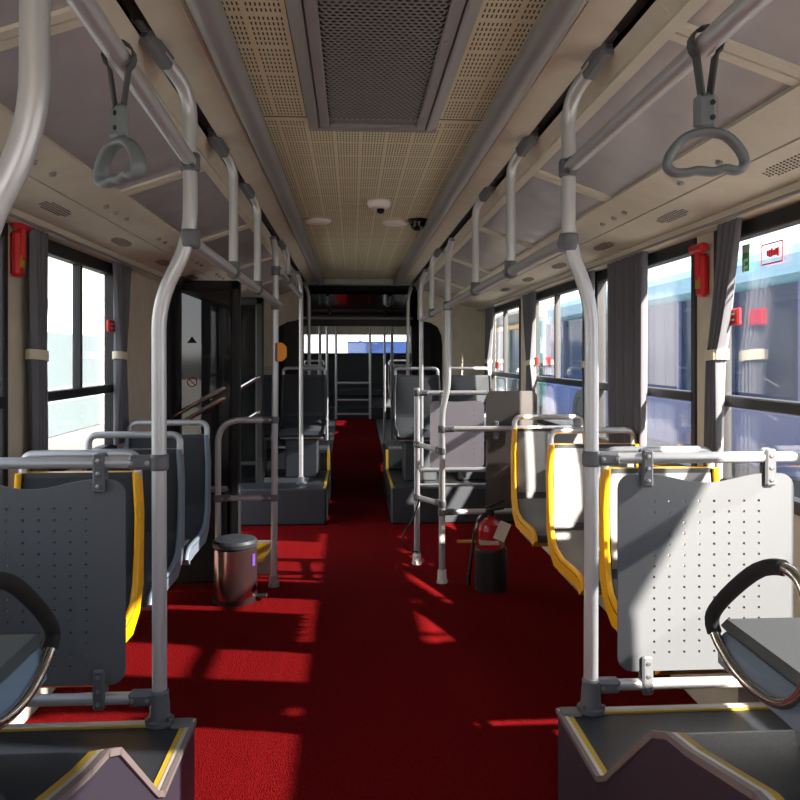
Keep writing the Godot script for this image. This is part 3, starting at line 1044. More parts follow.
	var prof := PackedVector2Array([Vector2(END, -0.1), Vector2(END, -0.004), Vector2(RZ + 0.2, 0.02), Vector2(12.4, 0.24), Vector2(12.4, 0.42), Vector2(RE, 0.42), Vector2(RE, -0.1)])
	extrude(st2, prof, 2.36, Transform3D(Basis(Vector3(0, 0, -1), Vector3(0, 1, 0), Vector3(1, 0, 0)), Vector3(-1.18, 0, 0)))
	part(st2, M.ink_shell, "floor_slab", fl)
	var rc := thing("aisle_carpet", "strip of red carpet running up the rear carriage aisle", "carpet", Vector3(0, 0, -10))
	st2 = mb()
	var pc := PackedVector2Array([Vector2(END + 0.06, -0.003), Vector2(END + 0.06, 0.006), Vector2(RZ + 0.2, 0.03), Vector2(12.38, 0.25), Vector2(12.38, 0.24), Vector2(RZ + 0.2, 0.021)])
	extrude(st2, pc, 0.62, Transform3D(Basis(Vector3(0, 0, -1), Vector3(0, 1, 0), Vector3(1, 0, 0)), Vector3(-0.31, 0, 0)))
	part(st2, M.carpet, "carpet_pile", rc)
	# rear rails and poles
	var k := thing("aisle_rail_frame", "chrome rail frame with three crossbars in front of the dark rear bench", "rail", Vector3(0, 0.4, -12.3))
	st2 = mb()
	for px in [336.0, 370.0]:
		var a := on_z(px, 425, 12.3)
		var b3 := on_z(px, 332, 12.3)
		tube(st2, [Vector3(a.x, 0.252, a.z), Vector3(b3.x, 1.95, b3.z)], 0.02, 8)
	part(st2, M.rail, "upright", k)
	for py in [383.0, 400.0, 414.0]:
		var c := mb()
		tube(c, [on_z(337, py, 12.3), on_z(369, py, 12.3)], 0.016, 8)
		part(c, M.rail, "crossbar", k)
	var nm := ["slim pole just inside the rear portal, on the door side", "slim pole by the first rear seat on the door side", "slim pole by the second rear seat away from the doors", "slim pole just inside the rear portal, away from the doors"]
	var pxs := [[320.0, 8.9], [327.0, 9.9], [384.5, 9.9], [392.0, 8.9]]
	for i in 4:
		var q := on_z(pxs[i][0], 400, pxs[i][1])
		var t := thing("aisle_grab_pole", nm[i], "pole", Vector3(q.x, 0.05, q.z), "grab poles of the rear carriage")
		var s3 := mb()
		tube(s3, [Vector3(q.x, 0.05, q.z), Vector3(q.x, 2.0, q.z)], 0.0165, 10)
		part(s3, M.rail, "pole_tube", t)
		foot(t, Vector3(q.x, 0.06, q.z))
	# bench across the back
	var be := thing("long_bench", "dark rear bench across the end of the bus", "bench", Vector3(0, 0.42, -13.2))
	st2 = mb()
	box(st2, Vector3(0, 0.64, -13.1), Vector3(2.1, 0.14, 0.45), 0.03)
	part(st2, M.navy_pad, "bench_cushion", be)
	st2 = mb()
	box(st2, Vector3(0, 0.98, -13.35), Vector3(2.1, 0.62, 0.10), 0.03)
	part(st2, M.navy_pad, "bench_back", be)
	st2 = mb()
	box(st2, Vector3(0, 0.49, -13.12), Vector3(2.0, 0.15, 0.40))
	part(st2, M.ink_shell, "bench_base", be)

func wheel_boxes() -> void:
	# front pair: flat step at the rear, then a ramp up over the wheel
	for s in [-1.0, 1.0]:
		var side := "left, door side" if s < 0 else "right, driver side"
		var t := thing("wheel_box", "dark %s wheel box with yellow edge strip under a perforated panel" % ("purple blue" if s < 0 else "maroon brown"), "wheel box", Vector3(s * 0.8, 0, -1.2), "front wheel boxes")
		var xa := 0.435
		# profile as (d, y)
		var pf := [Vector2(1.86, 0.37), Vector2(1.55, 0.372), Vector2(1.50, 0.40), Vector2(1.26, 0.605), Vector2(1.20, 0.632), Vector2(1.12, 0.645), Vector2(0.93, 0.69), Vector2(-0.1, 0.72)]
		var poly := PackedVector2Array([Vector2(1.86, 0.0)])
		for p in pf: poly.append(p)
		poly.append(Vector2(-0.1, 0.0))
		var x0 := xa if s > 0 else -1.17
		var xf := Transform3D(Basis(Vector3(0, 0, -1), Vector3(0, 1, 0), Vector3(1, 0, 0)), Vector3(x0 + (0.004 if s > 0 else 0.0), 0, 0))
		var st := mb()
		extrude(st, poly, 1.17 - xa - 0.004, xf)
		part(st, M.box_side, "side_panel", t)
		# vinyl top sheet
		st = mb()
		st.set_smooth_group(1)
		for i in pf.size() - 1:
			var a: Vector2 = pf[i] + Vector2(0, 0.004)
			var b: Vector2 = pf[i + 1] + Vector2(0, 0.004)
			quad(st, Vector3(s * (xa + 0.03), a.y, -a.x), Vector3(s * 1.165, a.y, -a.x), Vector3(s * 1.165, b.y, -b.x), Vector3(s * (xa + 0.03), b.y, -b.x), Vector3.UP)
		part(st, M.vinyl, "vinyl_top", t)
		# edge trims along the aisle and along the rear edge
		for q in [[xa + 0.0135, 0.009, 0.0055, "trim_white", "edge_strip", 0.0], [xa + 0.0245, 0.012, 0.0045, "trim_yellow", "yellow_strip", 0.0], [xa + 0.004, 0.010, 0.007, "trim_brown", "edge_bead", 0.0]]:
			st = mb()
			for i in pf.size() - 1:
				var a2: Vector2 = pf[i]
				var b2: Vector2 = pf[i + 1]
				var mid := (a2 + b2) * 0.5
				var dr := Vector3(0, b2.y - a2.y, -(b2.x - a2.x)).normalized()
				box(st, Vector3(s * q[0], mid.y + q[2] * 0.5, -mid.x), Vector3(q[1], q[2] + 0.004, a2.distance_to(b2) + 0.003), 0.0, Basis(Vector3(1, 0, 0), dr.cross(Vector3(1, 0, 0)) , dr))
			part(st, M[q[3]], q[4], t)
		st = mb()
		box(st, Vector3(s * 0.80, 0.374, -1.835), Vector3(0.72, 0.009, 0.006))
		part(st, M.trim_yellow, "yellow_strip", t)
		st = mb()
		box(st, Vector3(s * 0.80, 0.374, -1.851), Vector3(0.73, 0.012, 0.020), 0.003)
		part(st, M.trim_white, "edge_bead", t)
		st = mb()
		box(st, Vector3(s * (xa + 0.028), 0.376, -1.842), Vector3(0.052, 0.012, 0.045), 0.005)
		part(st, M.clamp, "corner_cap", t)
	# middle pair by the joint: low step, then a taller tier
	for s in [-1.0, 1.0]:
		var t := thing("joint_platform", "low dark platform carrying the seats on the %s by the joint" % ("door side" if s < 0 else "curtained window side"), "platform", Vector3(s * 0.7, 0, -6.4), "stepped platforms before the joint")
		var xi := 0.255 if s < 0 else 0.225
		var st := mb()
		box(st, Vector3(s * (xi + 1.17) / 2, 0.135, -(5.70 + 7.25) / 2), Vector3(1.17 - xi, 0.27, 1.55), 0.012)
		part(st, M.ink_shell, "low_step", t)
		st = mb()
		box(st, Vector3(s * (xi + 0.012), 0.272, -6.12), Vector3(0.02, 0.006, 0.82))
		part(st, M.trim_yellow, "gold_edge", t)
		var u := thing("joint_tier", "dark upper tier with a gold edge on the %s before the joint" % ("door side" if s < 0 else "curtained window side"), "platform", Vector3(s * 0.7, 0.27, -6.9), "upper tiers before the joint")
		st = mb()
		box(st, Vector3(s * (xi + 1.17) / 2, 0.366, -(6.6 + 7.25) / 2), Vector3(1.17 - xi - 0.01, 0.19, 0.65), 0.012)
		part(st, M.ink_shell, "tier_block", u)
		st = mb()
		box(st, Vector3(s * (xi + 0.010), 0.36, -6.597), Vector3(0.022, 0.17, 0.012))
		part(st, M.trim_yellow, "gold_edge", u)

func podium_seats() -> void:
	for s in [-1.0, 1.0]:
		var t := thing("hooped_bus_chair", "rear-facing seat with a black padded armrest hoop beside the %s" % ("dark shaded perforated panel" if s < 0 else "sunlit perforated panel"), "seat", Vector3(s * 0.8, 0.65, -1.05), "rear-facing seats on the wheel boxes")
		var st := mb()
		var bs := Basis(Vector3(1, 0, 0), 0.02)
		box(st, Vector3(s * 0.815, 0.780, -1.04), Vector3(0.51, 0.022, 0.48), 0.010, bs)
		part(st, M.cushion, "cushion_top", t)
		st = mb()
		box(st, Vector3(s * 0.815, 0.737, -1.04), Vector3(0.52, 0.064, 0.485), 0.012, bs)
		part(st, M.blue_side if s < 0 else M.slate, "cushion_shell", t)
		st = mb()
		box(st, Vector3(s * 0.815, 0.699, -1.02), Vector3(0.46, 0.012, 0.40), 0.003)
		box(st, Vector3(s * 0.815, 0.672, -1.13), Vector3(0.40, 0.046, 0.03))
		part(st, M.grey_metal, "seat_frame", t)
		st = mb()
		box(st, Vector3(s * 0.815, 1.06, -0.74), Vector3(0.46, 0.56, 0.06), 0.025, Basis(Vector3(1, 0, 0), 0.10))
		part(st, M.navy_pad, "back_cushion", t)
		# hoop armrest in the aisle-side plane
		var xp := 0.538
		var px := [[722, 660], [745, 688], [775, 704], [796, 690], [802, 650], [800, 605], [790, 578], [770, 567], [745, 574], [713, 604], [706, 625]]
		var pts := []
		for p in px:
			var w := on_x(p[0], p[1], xp)
			pts.append(Vector3(s * 0.549, w.y, w.z))
		var sm := []
		var n := pts.size()
		for i in n:
			for k in 4:
				sm.append(pts[i].cubic_interpolate(pts[(i + 1) % n], pts[(i + n - 1) % n], pts[(i + 2) % n], k / 4.0))
		st = mb()
		tube(st, sm, 0.0088, 12, true)
		var hp := part(st, M.chrome, "armrest_hoop", t)
		var fo := []
		for i in range(27, 42):
			fo.append(sm[i % sm.size()])
		st = mb()
		tube(st, fo, 0.0120, 12)
		part(st, M.foam, "foam_grip", hp, "black foam grip")

func hole_panel(called: String, label: String, group: String, x0: float, x1: float, y0: float, y1: float, d: float, m: Material, nx: int, ny: int, wave := 0.022, mx := 0.10, my := 0.05) -> Node3D:
	var t := thing(called, label, "panel", Vector3((x0 + x1) / 2, y0, -d), group)
	var us := []
	var vs := []
	var hu := {}
	var hv := {}
	var R := 0.035
	for k in 6: us.append(x0 + R * (1.0 - cos(PI / 2 * k / 5.0)))
	var hs := 0.0029
	for k in nx:
		var u := lerpf(x0 + mx, x1 - mx, float(k) / max(nx - 1, 1))
		us.append(u - hs)
		hu[us.size() - 1] = true
		us.append(u + hs)
		if k < nx - 1:
			var u2 := lerpf(x0 + mx, x1 - mx, (k + 0.5) / max(nx - 1, 1))
			us.append(u2)
	for k in 6: us.append(x1 - R * (1.0 - cos(PI / 2 * (5 - k) / 5.0)))
	vs.append(y0)
	vs.append(y0 + R + 0.002)
	for k in ny:
		var v := lerpf(y0 + my, y1 - my - wave, float(k) / max(ny - 1, 1))
		if v - hs <= vs[-1]: v = vs[-1] + 0.004 + hs
		vs.append(v - hs)
		hv[vs.size() - 1] = true
		vs.append(v + hs)
	vs.append(y1)
	var corner := func(u: float) -> float:
		var e: float = min(u - x0, x1 - u)
		if e >= R: return 0.0
		return R - sqrt(max(R * R - (R - e) * (R - e), 0.0))
	var low := func(u: float) -> float: return y0 + corner.call(u)
	var high := func(u: float) -> float:
		var q: float = (u - x0) / (x1 - x0)
		return y1 - corner.call(u) - wave * (0.5 - 0.5 * cos(TAU * clamp((q - 0.16) / 0.68, 0.0, 1.0)))
	var st := mb()
	holed(st, us, vs, hu, hv, Transform3D(Basis.IDENTITY, Vector3(0, 0, -d - 0.003)), 0.006, low, high)
	part(st, m, "panel_sheet", t)
	return t
func hang_bracket(t: Node, x: float, y0: float, y1: float, d: float) -> void:
	var st := mb()
	box(st, Vector3(x, (y0 + y1) / 2, -d + 0.012), Vector3(0.028, y1 - y0, 0.012), 0.005)
	box(st, Vector3(x, (y0 + y1) / 2, -d - 0.012), Vector3(0.028, y1 - y0, 0.012), 0.005)
	var c := part(st, M.clamp, "bracket", t)
	for yy in [y0 + 0.016, (y0 + y1) / 2, y1 - 0.016]:
		st = mb()
		lathe(st, [Vector2(0.0055, 0.0), Vector2(0.0055, 0.003), Vector2(0, 0.004)], Vector3(x, yy, -d + 0.018), 8, Basis(Vector3(1, 0, 0), Vector3(0, 0, 1), Vector3(0, -1, 0)))
		part(st, M.bolt, "bolt", c)

func partitions() -> void:
	var d := 1.85
	for s in [-1.0, 1.0]:
		var lab := "of the sunlit partition" if s > 0 else "of the shaded partition"
		s_pole(s, d, 0.376, "silver S-bent grab pole rising from the wheel box corner " + lab)
		# upper and lower rails to the side wall
		for q in [[0.992, "upper"], [0.437, "lower"]]:
			var t := thing("partition_rail", "%s horizontal rail %s" % [q[1], lab], "rail", Vector3(s * 0.85, q[0], -d), "partition rails")
			var st := mb()
			var pts := [Vector3(s * 0.53, q[0], -d), Vector3(s * 1.02, q[0], -d), Vector3(s * 1.10, q[0], -d), Vector3(s * 1.15, q[0] - 0.12, -d)]
			if q[1] == "lower": pts = [Vector3(s * 0.53, q[0], -d), Vector3(s * 1.16, q[0], -d)]
			tube(st, fillet(pts, 0.06), 0.0138, 12)
			part(st, M.rail, "rail_tube", t)
			tee(t, Vector3(s * 0.519, q[0], -d), Vector3(s, 0, 0))
		var xin := 0.585 if s > 0 else 0.597
		var p := hole_panel("perforated_partition_panel", "grey perforated partition panel in front of the yellow priority seats, %s" % ("in direct sunlight" if s > 0 else "in shade on the door side"), "perforated partition panels", min(s * xin, s * 1.03), max(s * xin, s * 1.03), 0.470, 0.952, d, M.panel, 8, 15, 0.022, 0.090, 0.045)
		for x in [0.655, 0.965]:
			hang_bracket(p, s * x, 0.922, 1.014, d)
			hang_bracket(p, s * x, 0.415, 0.510, d)
	s_pole(-1.0, 0.955, 0.69, "silver S-bent grab pole standing alone ahead of the shaded partition", false)

func seats() -> void:
	var spots := []
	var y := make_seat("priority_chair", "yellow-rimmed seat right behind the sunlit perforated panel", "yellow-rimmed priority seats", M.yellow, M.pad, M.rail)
	y.position = Vector3(0.932, 0.45, -2.22)
	wall_arm(y, 1.0)
	var r1 := copy(y, Vector3(0.932, 0.45, -2.91), "sunlit yellow-rimmed seat in the middle of the window-side row")
	r1.set_meta("group", "yellow-rimmed priority seats")
	copy(y, Vector3(0.932, 0.45, -3.62), "yellow-rimmed seat at the rear of the row, before the dark board")
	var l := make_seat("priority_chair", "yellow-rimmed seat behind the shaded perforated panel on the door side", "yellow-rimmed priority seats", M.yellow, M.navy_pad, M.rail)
	l.position = Vector3(-0.915, 0.45, -2.24)
	wall_arm(l, -1.0)
	var g := make_seat("passenger_chair", "slate blue seat directly behind the door-side yellow seat", "slate blue passenger seats", M.slate, M.navy_pad, M.rail)
	g.position = Vector3(-0.915, 0.45, -2.84)
	wall_arm(g, -1.0)
	copy(g, Vector3(-0.915, 0.45, -3.40), "slate blue seat nearest the open door leaf")
	var k := make_seat("bus_chair", "dark seat with steel handle on the platform, on the aisle behind the lilac panel", "dark seats by the joint", M.ink_shell, M.navy_pad, M.rail)
	k.position = Vector3(0.47, 0.66, -6.12)
	var pe := mb()
	box(pe, Vector3(0, -0.235, 0), Vector3(0.26, 0.31, 0.24), 0.01)
	lpart(pe, M.ink_shell, "pedestal", k)
	copy(k, Vector3(0.90, 0.66, -6.12), "dark seat with steel handle on the platform, against the curtained windows")
	copy(k, Vector3(-0.47, 0.66, -6.35), "dark seat on the door-side platform, on the aisle")
	copy(k, Vector3(-0.90, 0.66, -6.35), "dark seat on the door-side platform, against the wall")
	for i in 3:
		var dd: float = [9.4, 10.3, 11.2][i]
		var yy: float = [0.60, 0.64, 0.70][i]
		var ord: String = ["first", "second", "third"][i]
		for s in [-1.0, 1.0]:
			for x in [0.62, 0.98]:
				var w := "aisle" if x < 0.8 else "window"
				var o := copy(k, Vector3(s * x, yy, -dd), "dark %s seat in the %s row beyond the joint, %s" % [w, ord, "door side" if s < 0 else "far from the doors"], "bus_chair")
				o.set_meta("group", "dark seats of the rear carriage")
				o.scale = Vector3(0.80, 1.0, 1.0)

func rails() -> void:
	z_rail(-1.0, 1.70, 0.975, 1.83, "upper overhead rail carrying the strap on the door side", 0.445, 0.412)
	z_rail(1.0, 1.70, 0.30, 1.83, "upper overhead rail carrying the strap on the driver side", 0.462, 0.445)
	z_rail(-1.0, 1.52, 1.87, 4.18, "long lower overhead rail above the slate blue seats")
	z_rail(1.0, 1.52, 1.87, 5.75, "long lower overhead rail above the yellow seats")
	z_rail(-1.0, 1.705, 4.22, 5.93, "upper overhead rail beside the open door")
	var names := ["just behind the S-bent pole", "second behind the S-bent pole", "third behind the S-bent pole", "fourth behind the S-bent pole"]
	var dl := [2.57, 3.22]
	for i in 2: drop_pole(-1.0, dl[i], 1.52, "hanging rod over the slate blue seats, " + names[i])
	drop_pole(-1.0, 4.72, 1.705, "short hanging rod between the two door-side floor poles")
	var dr := [2.50, 3.22, 5.0]
	for i in 3: drop_pole(1.0, dr[i], 1.52, "hanging rod over the yellow seats, " + names[i])
	# poles by the joint
	var q := [[-1.0, 5.95, 0.27, "floor pole on the door-side platform step"], [-1.0, 7.05, 0.46, "pole on the upper tier at the door-side portal"], [1.0, 5.77, 0.27, "floor pole on the window-side platform step"], [1.0, 7.15, 0.46, "pole on the upper tier at the window-side portal"]]
	for p in q:
		var s: float = p[0]
		var d: float = p[1]
		var t := thing("platform_grab_pole", p[3], "pole", Vector3(s * 0.46, p[2], -d), "grab poles on the joint platforms")
		var st := mb()
		tube(st, fillet([Vector3(s * 0.455, p[2] + 0.01, -d), Vector3(s * 0.455, 1.79, -d), Vector3(s * 0.475, 1.875, -d + 0.12)], 0.07), 0.0165, 10)
		part(st, M.rail, "pole_tube", t)
		foot(t, Vector3(s * 0.455, p[2], -d))
	strap(-1.0, 0.421, 1.205, -0.75, "grey strap handle turned sideways on the door-side rail")
	strap(1.0, 0.453, 1.10, -0.18, "grey strap handle with its ring facing the aisle, driver side")

func door() -> void:
	var o := setting("door_1")
	for q in [[4.70, -1.15, -0.735, 0], [6.0, -1.15, -0.745, 1]]:
		var d: float = q[0]
		var x0: float = q[1]
		var x1: float = q[2]
		var st := mb()
		var fw := 0.062
		for x in [x0 + fw / 2, x1 - fw / 2]:
			box(st, Vector3(x, 0.87, -d), Vector3(fw, 1.66, 0.045), 0.012)
		for y in [1.70 - fw / 2, 0.04 + fw / 2]:
			box(st, Vector3((x0 + x1) / 2, y, -d), Vector3(x1 - x0, fw, 0.045), 0.012)
		box(st, Vector3((x0 + x1) / 2, 0.42, -d), Vector3(x1 - x0, 0.03, 0.04), 0.006)
		var leaf := part(st, M.black, "door_leaf", o)
		st = mb()
		box(st, Vector3((x0 + x1) / 2, 1.03, -d), Vector3(x1 - x0 - fw * 1.6, 1.22, 0.008))
		part(st, M.pane_dark, "leaf_pane", leaf)
		st = mb()
		box(st, Vector3((x0 + x1) / 2, 0.24, -d), Vector3(x1 - x0 - fw * 1.6, 0.34, 0.02))
		part(st, M.gloss_black, "kick_panel", leaf)
		for k in 2:
			st = mb()
			var a: Vector3
			var b: Vector3
			if q[3] == 0:
				a = on_z(172 + k * 14, 417 + k * 3, d - 0.06)
				b = on_z(224, 388 + k * 10, d - 0.06)
			else:
				a = on_z(238, 389 + k * 36, d - 0.06)
				b = on_z(259, 377 + k * 35, d - 0.06)
			tube(st, fillet([a + Vector3(0, 0, -0.05), a, b, b + Vector3(0, 0, -0.05)], 0.02), 0.0135, 10)
			part(st, M.chrome, "leaf_grab_bar", leaf)
		st = mb()
		if q[3] == 1:
			lathe(st, [Vector2(0.035, 0.0), Vector2(0.035, 0.002), Vector2(0, 0.002)], on_z(245, 507, d - 0.026), 20, Basis(Vector3(1.1, 0, 0), Vector3(0, 0, 1), Vector3(0, -0.8, 0)))
			part(st, M.trim_yellow, "round_sticker", leaf)
		else:
			# small printed stickers: a triangle sign and a round prohibition sign
			var c := on_z(192, 341, d - 0.006)
			extrude(st, PackedVector2Array([Vector2(-0.03, -0.012), Vector2(0.03, -0.012), Vector2(0.012, 0.012), Vector2(0, 0.028), Vector2(-0.012, 0.012)]), 0.001, Transform3D(Basis.IDENTITY, c))
			part(st, M.black, "warning_sticker", leaf)
			st = mb()
			var c2 := on_z(192, 382, d - 0.006)
			var ring := []
			for k in 20: ring.append(c2 + Vector3(cos(TAU * k / 20.0), sin(TAU * k / 20.0), 0) * 0.028)
			tube(st, ring, 0.003, 5, true)
			tube(st, [c2 + Vector3(-0.02, 0.02, 0), c2 + Vector3(0.02, -0.02, 0)], 0.003, 5)
			part(st, M.red_plastic, "prohibition_sticker", leaf)
	# header box over the doorway and dark threshold
	var st2 := mb()
	box(st2, Vector3(-1.11, 1.70, -5.33), Vector3(0.10, 0.10, 1.44), 0.01)
	part(st2, M.black, "door_header", o)
	st2 = mb()
	box(st2, Vector3(-1.17, 0.86, -4.615), Vector3(0.10, 1.72, 0.12))
	box(st2, Vector3(-1.195, 0.86, -6.06), Vector3(0.07, 1.72, 0.03))
	part(st2, M.black, "door_jamb", o)
	# dark low board between the last slate seat and the doorway
	var bd := thing("door_guard_board", "low black guard board under the last slate blue seat by the doorway", "board", Vector3(-0.95, 0, -4.25))
	st2 = mb()
	box(st2, Vector3(-0.955, 0.26, -4.25), Vector3(0.42, 0.50, 0.025), 0.01)
	part(st2, M.rubber, "board_sheet", bd)
	st2 = mb()
	box(st2, Vector3(-0.955, 0.52, -4.25), Vector3(0.43, 0.03, 0.035), 0.01)
	part(st2, M.grey_metal, "board_cap", bd)

func mid_frames() -> void:
	# door side: floor pole with a half hoop
	var t := thing("floor_pole_with_hoop", "floor pole with a low hoop rail standing behind the pedal bin", "pole", Vector3(-0.485, 0, -4.2))
	var d := 4.2
	var st := mb()
	tube(st, fillet([Vector3(-0.487, 0.01, -d), Vector3(-0.475, 1.80, -d), Vector3(-0.485, 1.875, -d + 0.07)], 0.05), 0.0175, 14)
	part(st, M.rail, "pole_tube", t)
	foot(t, Vector3(-0.487, 0, -d), 0.024, 0.06, M.grey_metal, 0.006)
	st = mb()
	var yt := on_z(240, 420, d).y
	var xl := on_z(218, 480, d).x
	tube(st, fillet([Vector3(-0.482, yt, -d), Vector3(xl, yt, -d), Vector3(xl, 0.01, -d)], 0.13, 10), 0.0165, 14)
	part(st, M.rail, "hoop_tube", t)
	st = mb()
	var ym := on_z(240, 498, d).y
	tube(st, [Vector3(-0.484, ym, -d), Vector3(xl, ym, -d)], 0.0145, 12)
	part(st, M.rail, "crossbar", t)
	tee(t, Vector3(-0.484, ym, -d), Vector3(-1, 0, 0))
	tee(t, Vector3(xl, ym, -d), Vector3(1, 0, 0))
	tee(t, Vector3(-0.482, yt, -d), Vector3(-1, 0, 0))
	for yy in [1.52, 1.705]:
		st = mb()
		clamp_ring(st, Vector3(-0.477, yy, -d), Vector3.UP, 0.025, 0.05)
		part(st, M.clamp, "rail_clamp", t)
	# orange box on that pole
	var v := thing("orange_stop_button", "orange six-sided button box clipped to the door-side floor pole", "button", on_z(279, 352, d - 0.03))
	st = mb()
	var c := on_z(280, 352, d - 0.025)
	extrude(st, PackedVector2Array([Vector2(-0.012, -0.05), Vector2(0.012, -0.05), Vector2(0.036, -0.028), Vector2(0.036, 0.028), Vector2(0.012, 0.05), Vector2(-0.012, 0.05)]), 0.018, Transform3D(Basis.IDENTITY, c))
	part(st, M.orange, "button_face", v)
	st = mb()
	box(st, c + Vector3(-0.008, 0, -0.012), Vector3(0.04, 0.10, 0.028), 0.006)
	part(st, M.grey_plastic, "button_case", v)
	# window side: S pole, low post, cross rails
	t = thing("floor_pole_frame", "floor pole and short post joined by cross rails near the fire extinguisher", "pole", Vector3(0.43, 0, -4.2))
	var da := 4.21
	var db := 4.60
	var xa := 0.462
	var xla := on_z(442, 540, da).x
	st = mb()
	tube(st, fillet([Vector3(xla, 0.01, -da), Vector3(xla, on_z(440, 412, da).y, -da), Vector3(xa, on_z(447, 386, da).y, -da), Vector3(xa, 1.80, -da), Vector3(xa + 0.012, 1.875, -da + 0.07)], 0.05), 0.0175, 14)
	part(st, M.rail, "pole_tube", t)
	foot(t, Vector3(xla, 0, -da), 0.024, 0.07, M.white_plastic, 0.006)
	var xb := on_z(417, 540, db).x
	var yb := on_z(417, 393, db).y
	st = mb()
	tube(st, [Vector3(xb, 0.01, -db), Vector3(xb, yb + 0.03, -db)], 0.0175, 14)
	part(st, M.rail, "short_post", t)
	foot(t, Vector3(xb, 0, -db), 0.024, 0.06, M.white_plastic, 0.006)
	for py in [447.0, 500.0]:
		st = mb()
		var a := Vector3(xb, on_z(417, py - 3, db).y, -db)
		var b := Vector3(xla, on_z(441, py + 4, da).y, -da)
		tube(st, [a, b], 0.0155, 12)
		part(st, M.rail, "link_rail", t)
		tee(t, a, (b - a) * Vector3(1, 0, 1))
		tee(t, b, (a - b) * Vector3(1, 0, 1))
	for py in [429.0, 512.0]:
		st = mb()
		var a2 := Vector3(xla, on_z(441, py, da).y, -da)
		var b2 := Vector3(1.15, a2.y, -da)
		tube(st, [a2, b2], 0.0155, 12)
		part(st, M.rail, "cross_rail", t)
		tee(t, a2, Vector3(1, 0, 0))
	for py in [393.0, 470.0, 485.0]:
		st = mb()
		var a3 := Vector3(xb, on_z(417, py, db).y, -db)
		tube(st, [a3, Vector3(on_z(486, py, db).x, a3.y, -db)], 0.0145 if py < 480 else 0.008, 12)
		part(st, M.rail, "cross_rail", t)
		if py < 400: tee(t, a3, Vector3(1, 0, 0))
	st = mb()
	clamp_ring(st, Vector3(xa, 1.52, -da), Vector3.UP, 0.025, 0.05)
	part(st, M.clamp, "rail_clamp", t)
	# panels on it
	var p0 := on_z(430, 401, db)
	var p1 := on_z(484, 468, db)
	var p := hole_panel("lilac_partition_panel", "pale lilac panel with one bright sunlit strip, hung on the short post frame", "", p0.x, p1.x, p1.y, p0.y, db, M.lilac_panel, 2, 10, 0.006, 0.06, 0.05)
	hang_bracket(p, p0.x + 0.07, p0.y - 0.03, p0.y + 0.055, db)
	var q0 := on_z(486, 391, 4.28)
	var q1 := on_z(537, 515, 4.28)
	p = hole_panel("dark_board", "dark brown grey board standing behind the last yellow seat", "", q0.x, q1.x, q1.y, q0.y, 4.28, M.dark_panel, 1, 1, 0.0, 0.1, 0.2)
	for xx in [q0.x + 0.05, q0.x + 0.16]:
		hang_bracket(p, xx, on_z(490, 440, 4.25).y, on_z(490, 421, 4.25).y, 4.25)
	# cable along the post
	var cb := thing("loose_cable", "thin black cable looped round the foot of the short post", "cable", Vector3(xb, 0, -db + 0.03))
	st = mb()
	tube(st, fillet([on_z(420, 498, db - 0.03), on_z(412, 522, db - 0.05), on_z(402, 535, db - 0.08), on_z(404, 549, db - 0.08), on_z(418, 552, db - 0.035)], 0.05), 0.005, 6)
	part(st, M.black, "cable_run", cb)

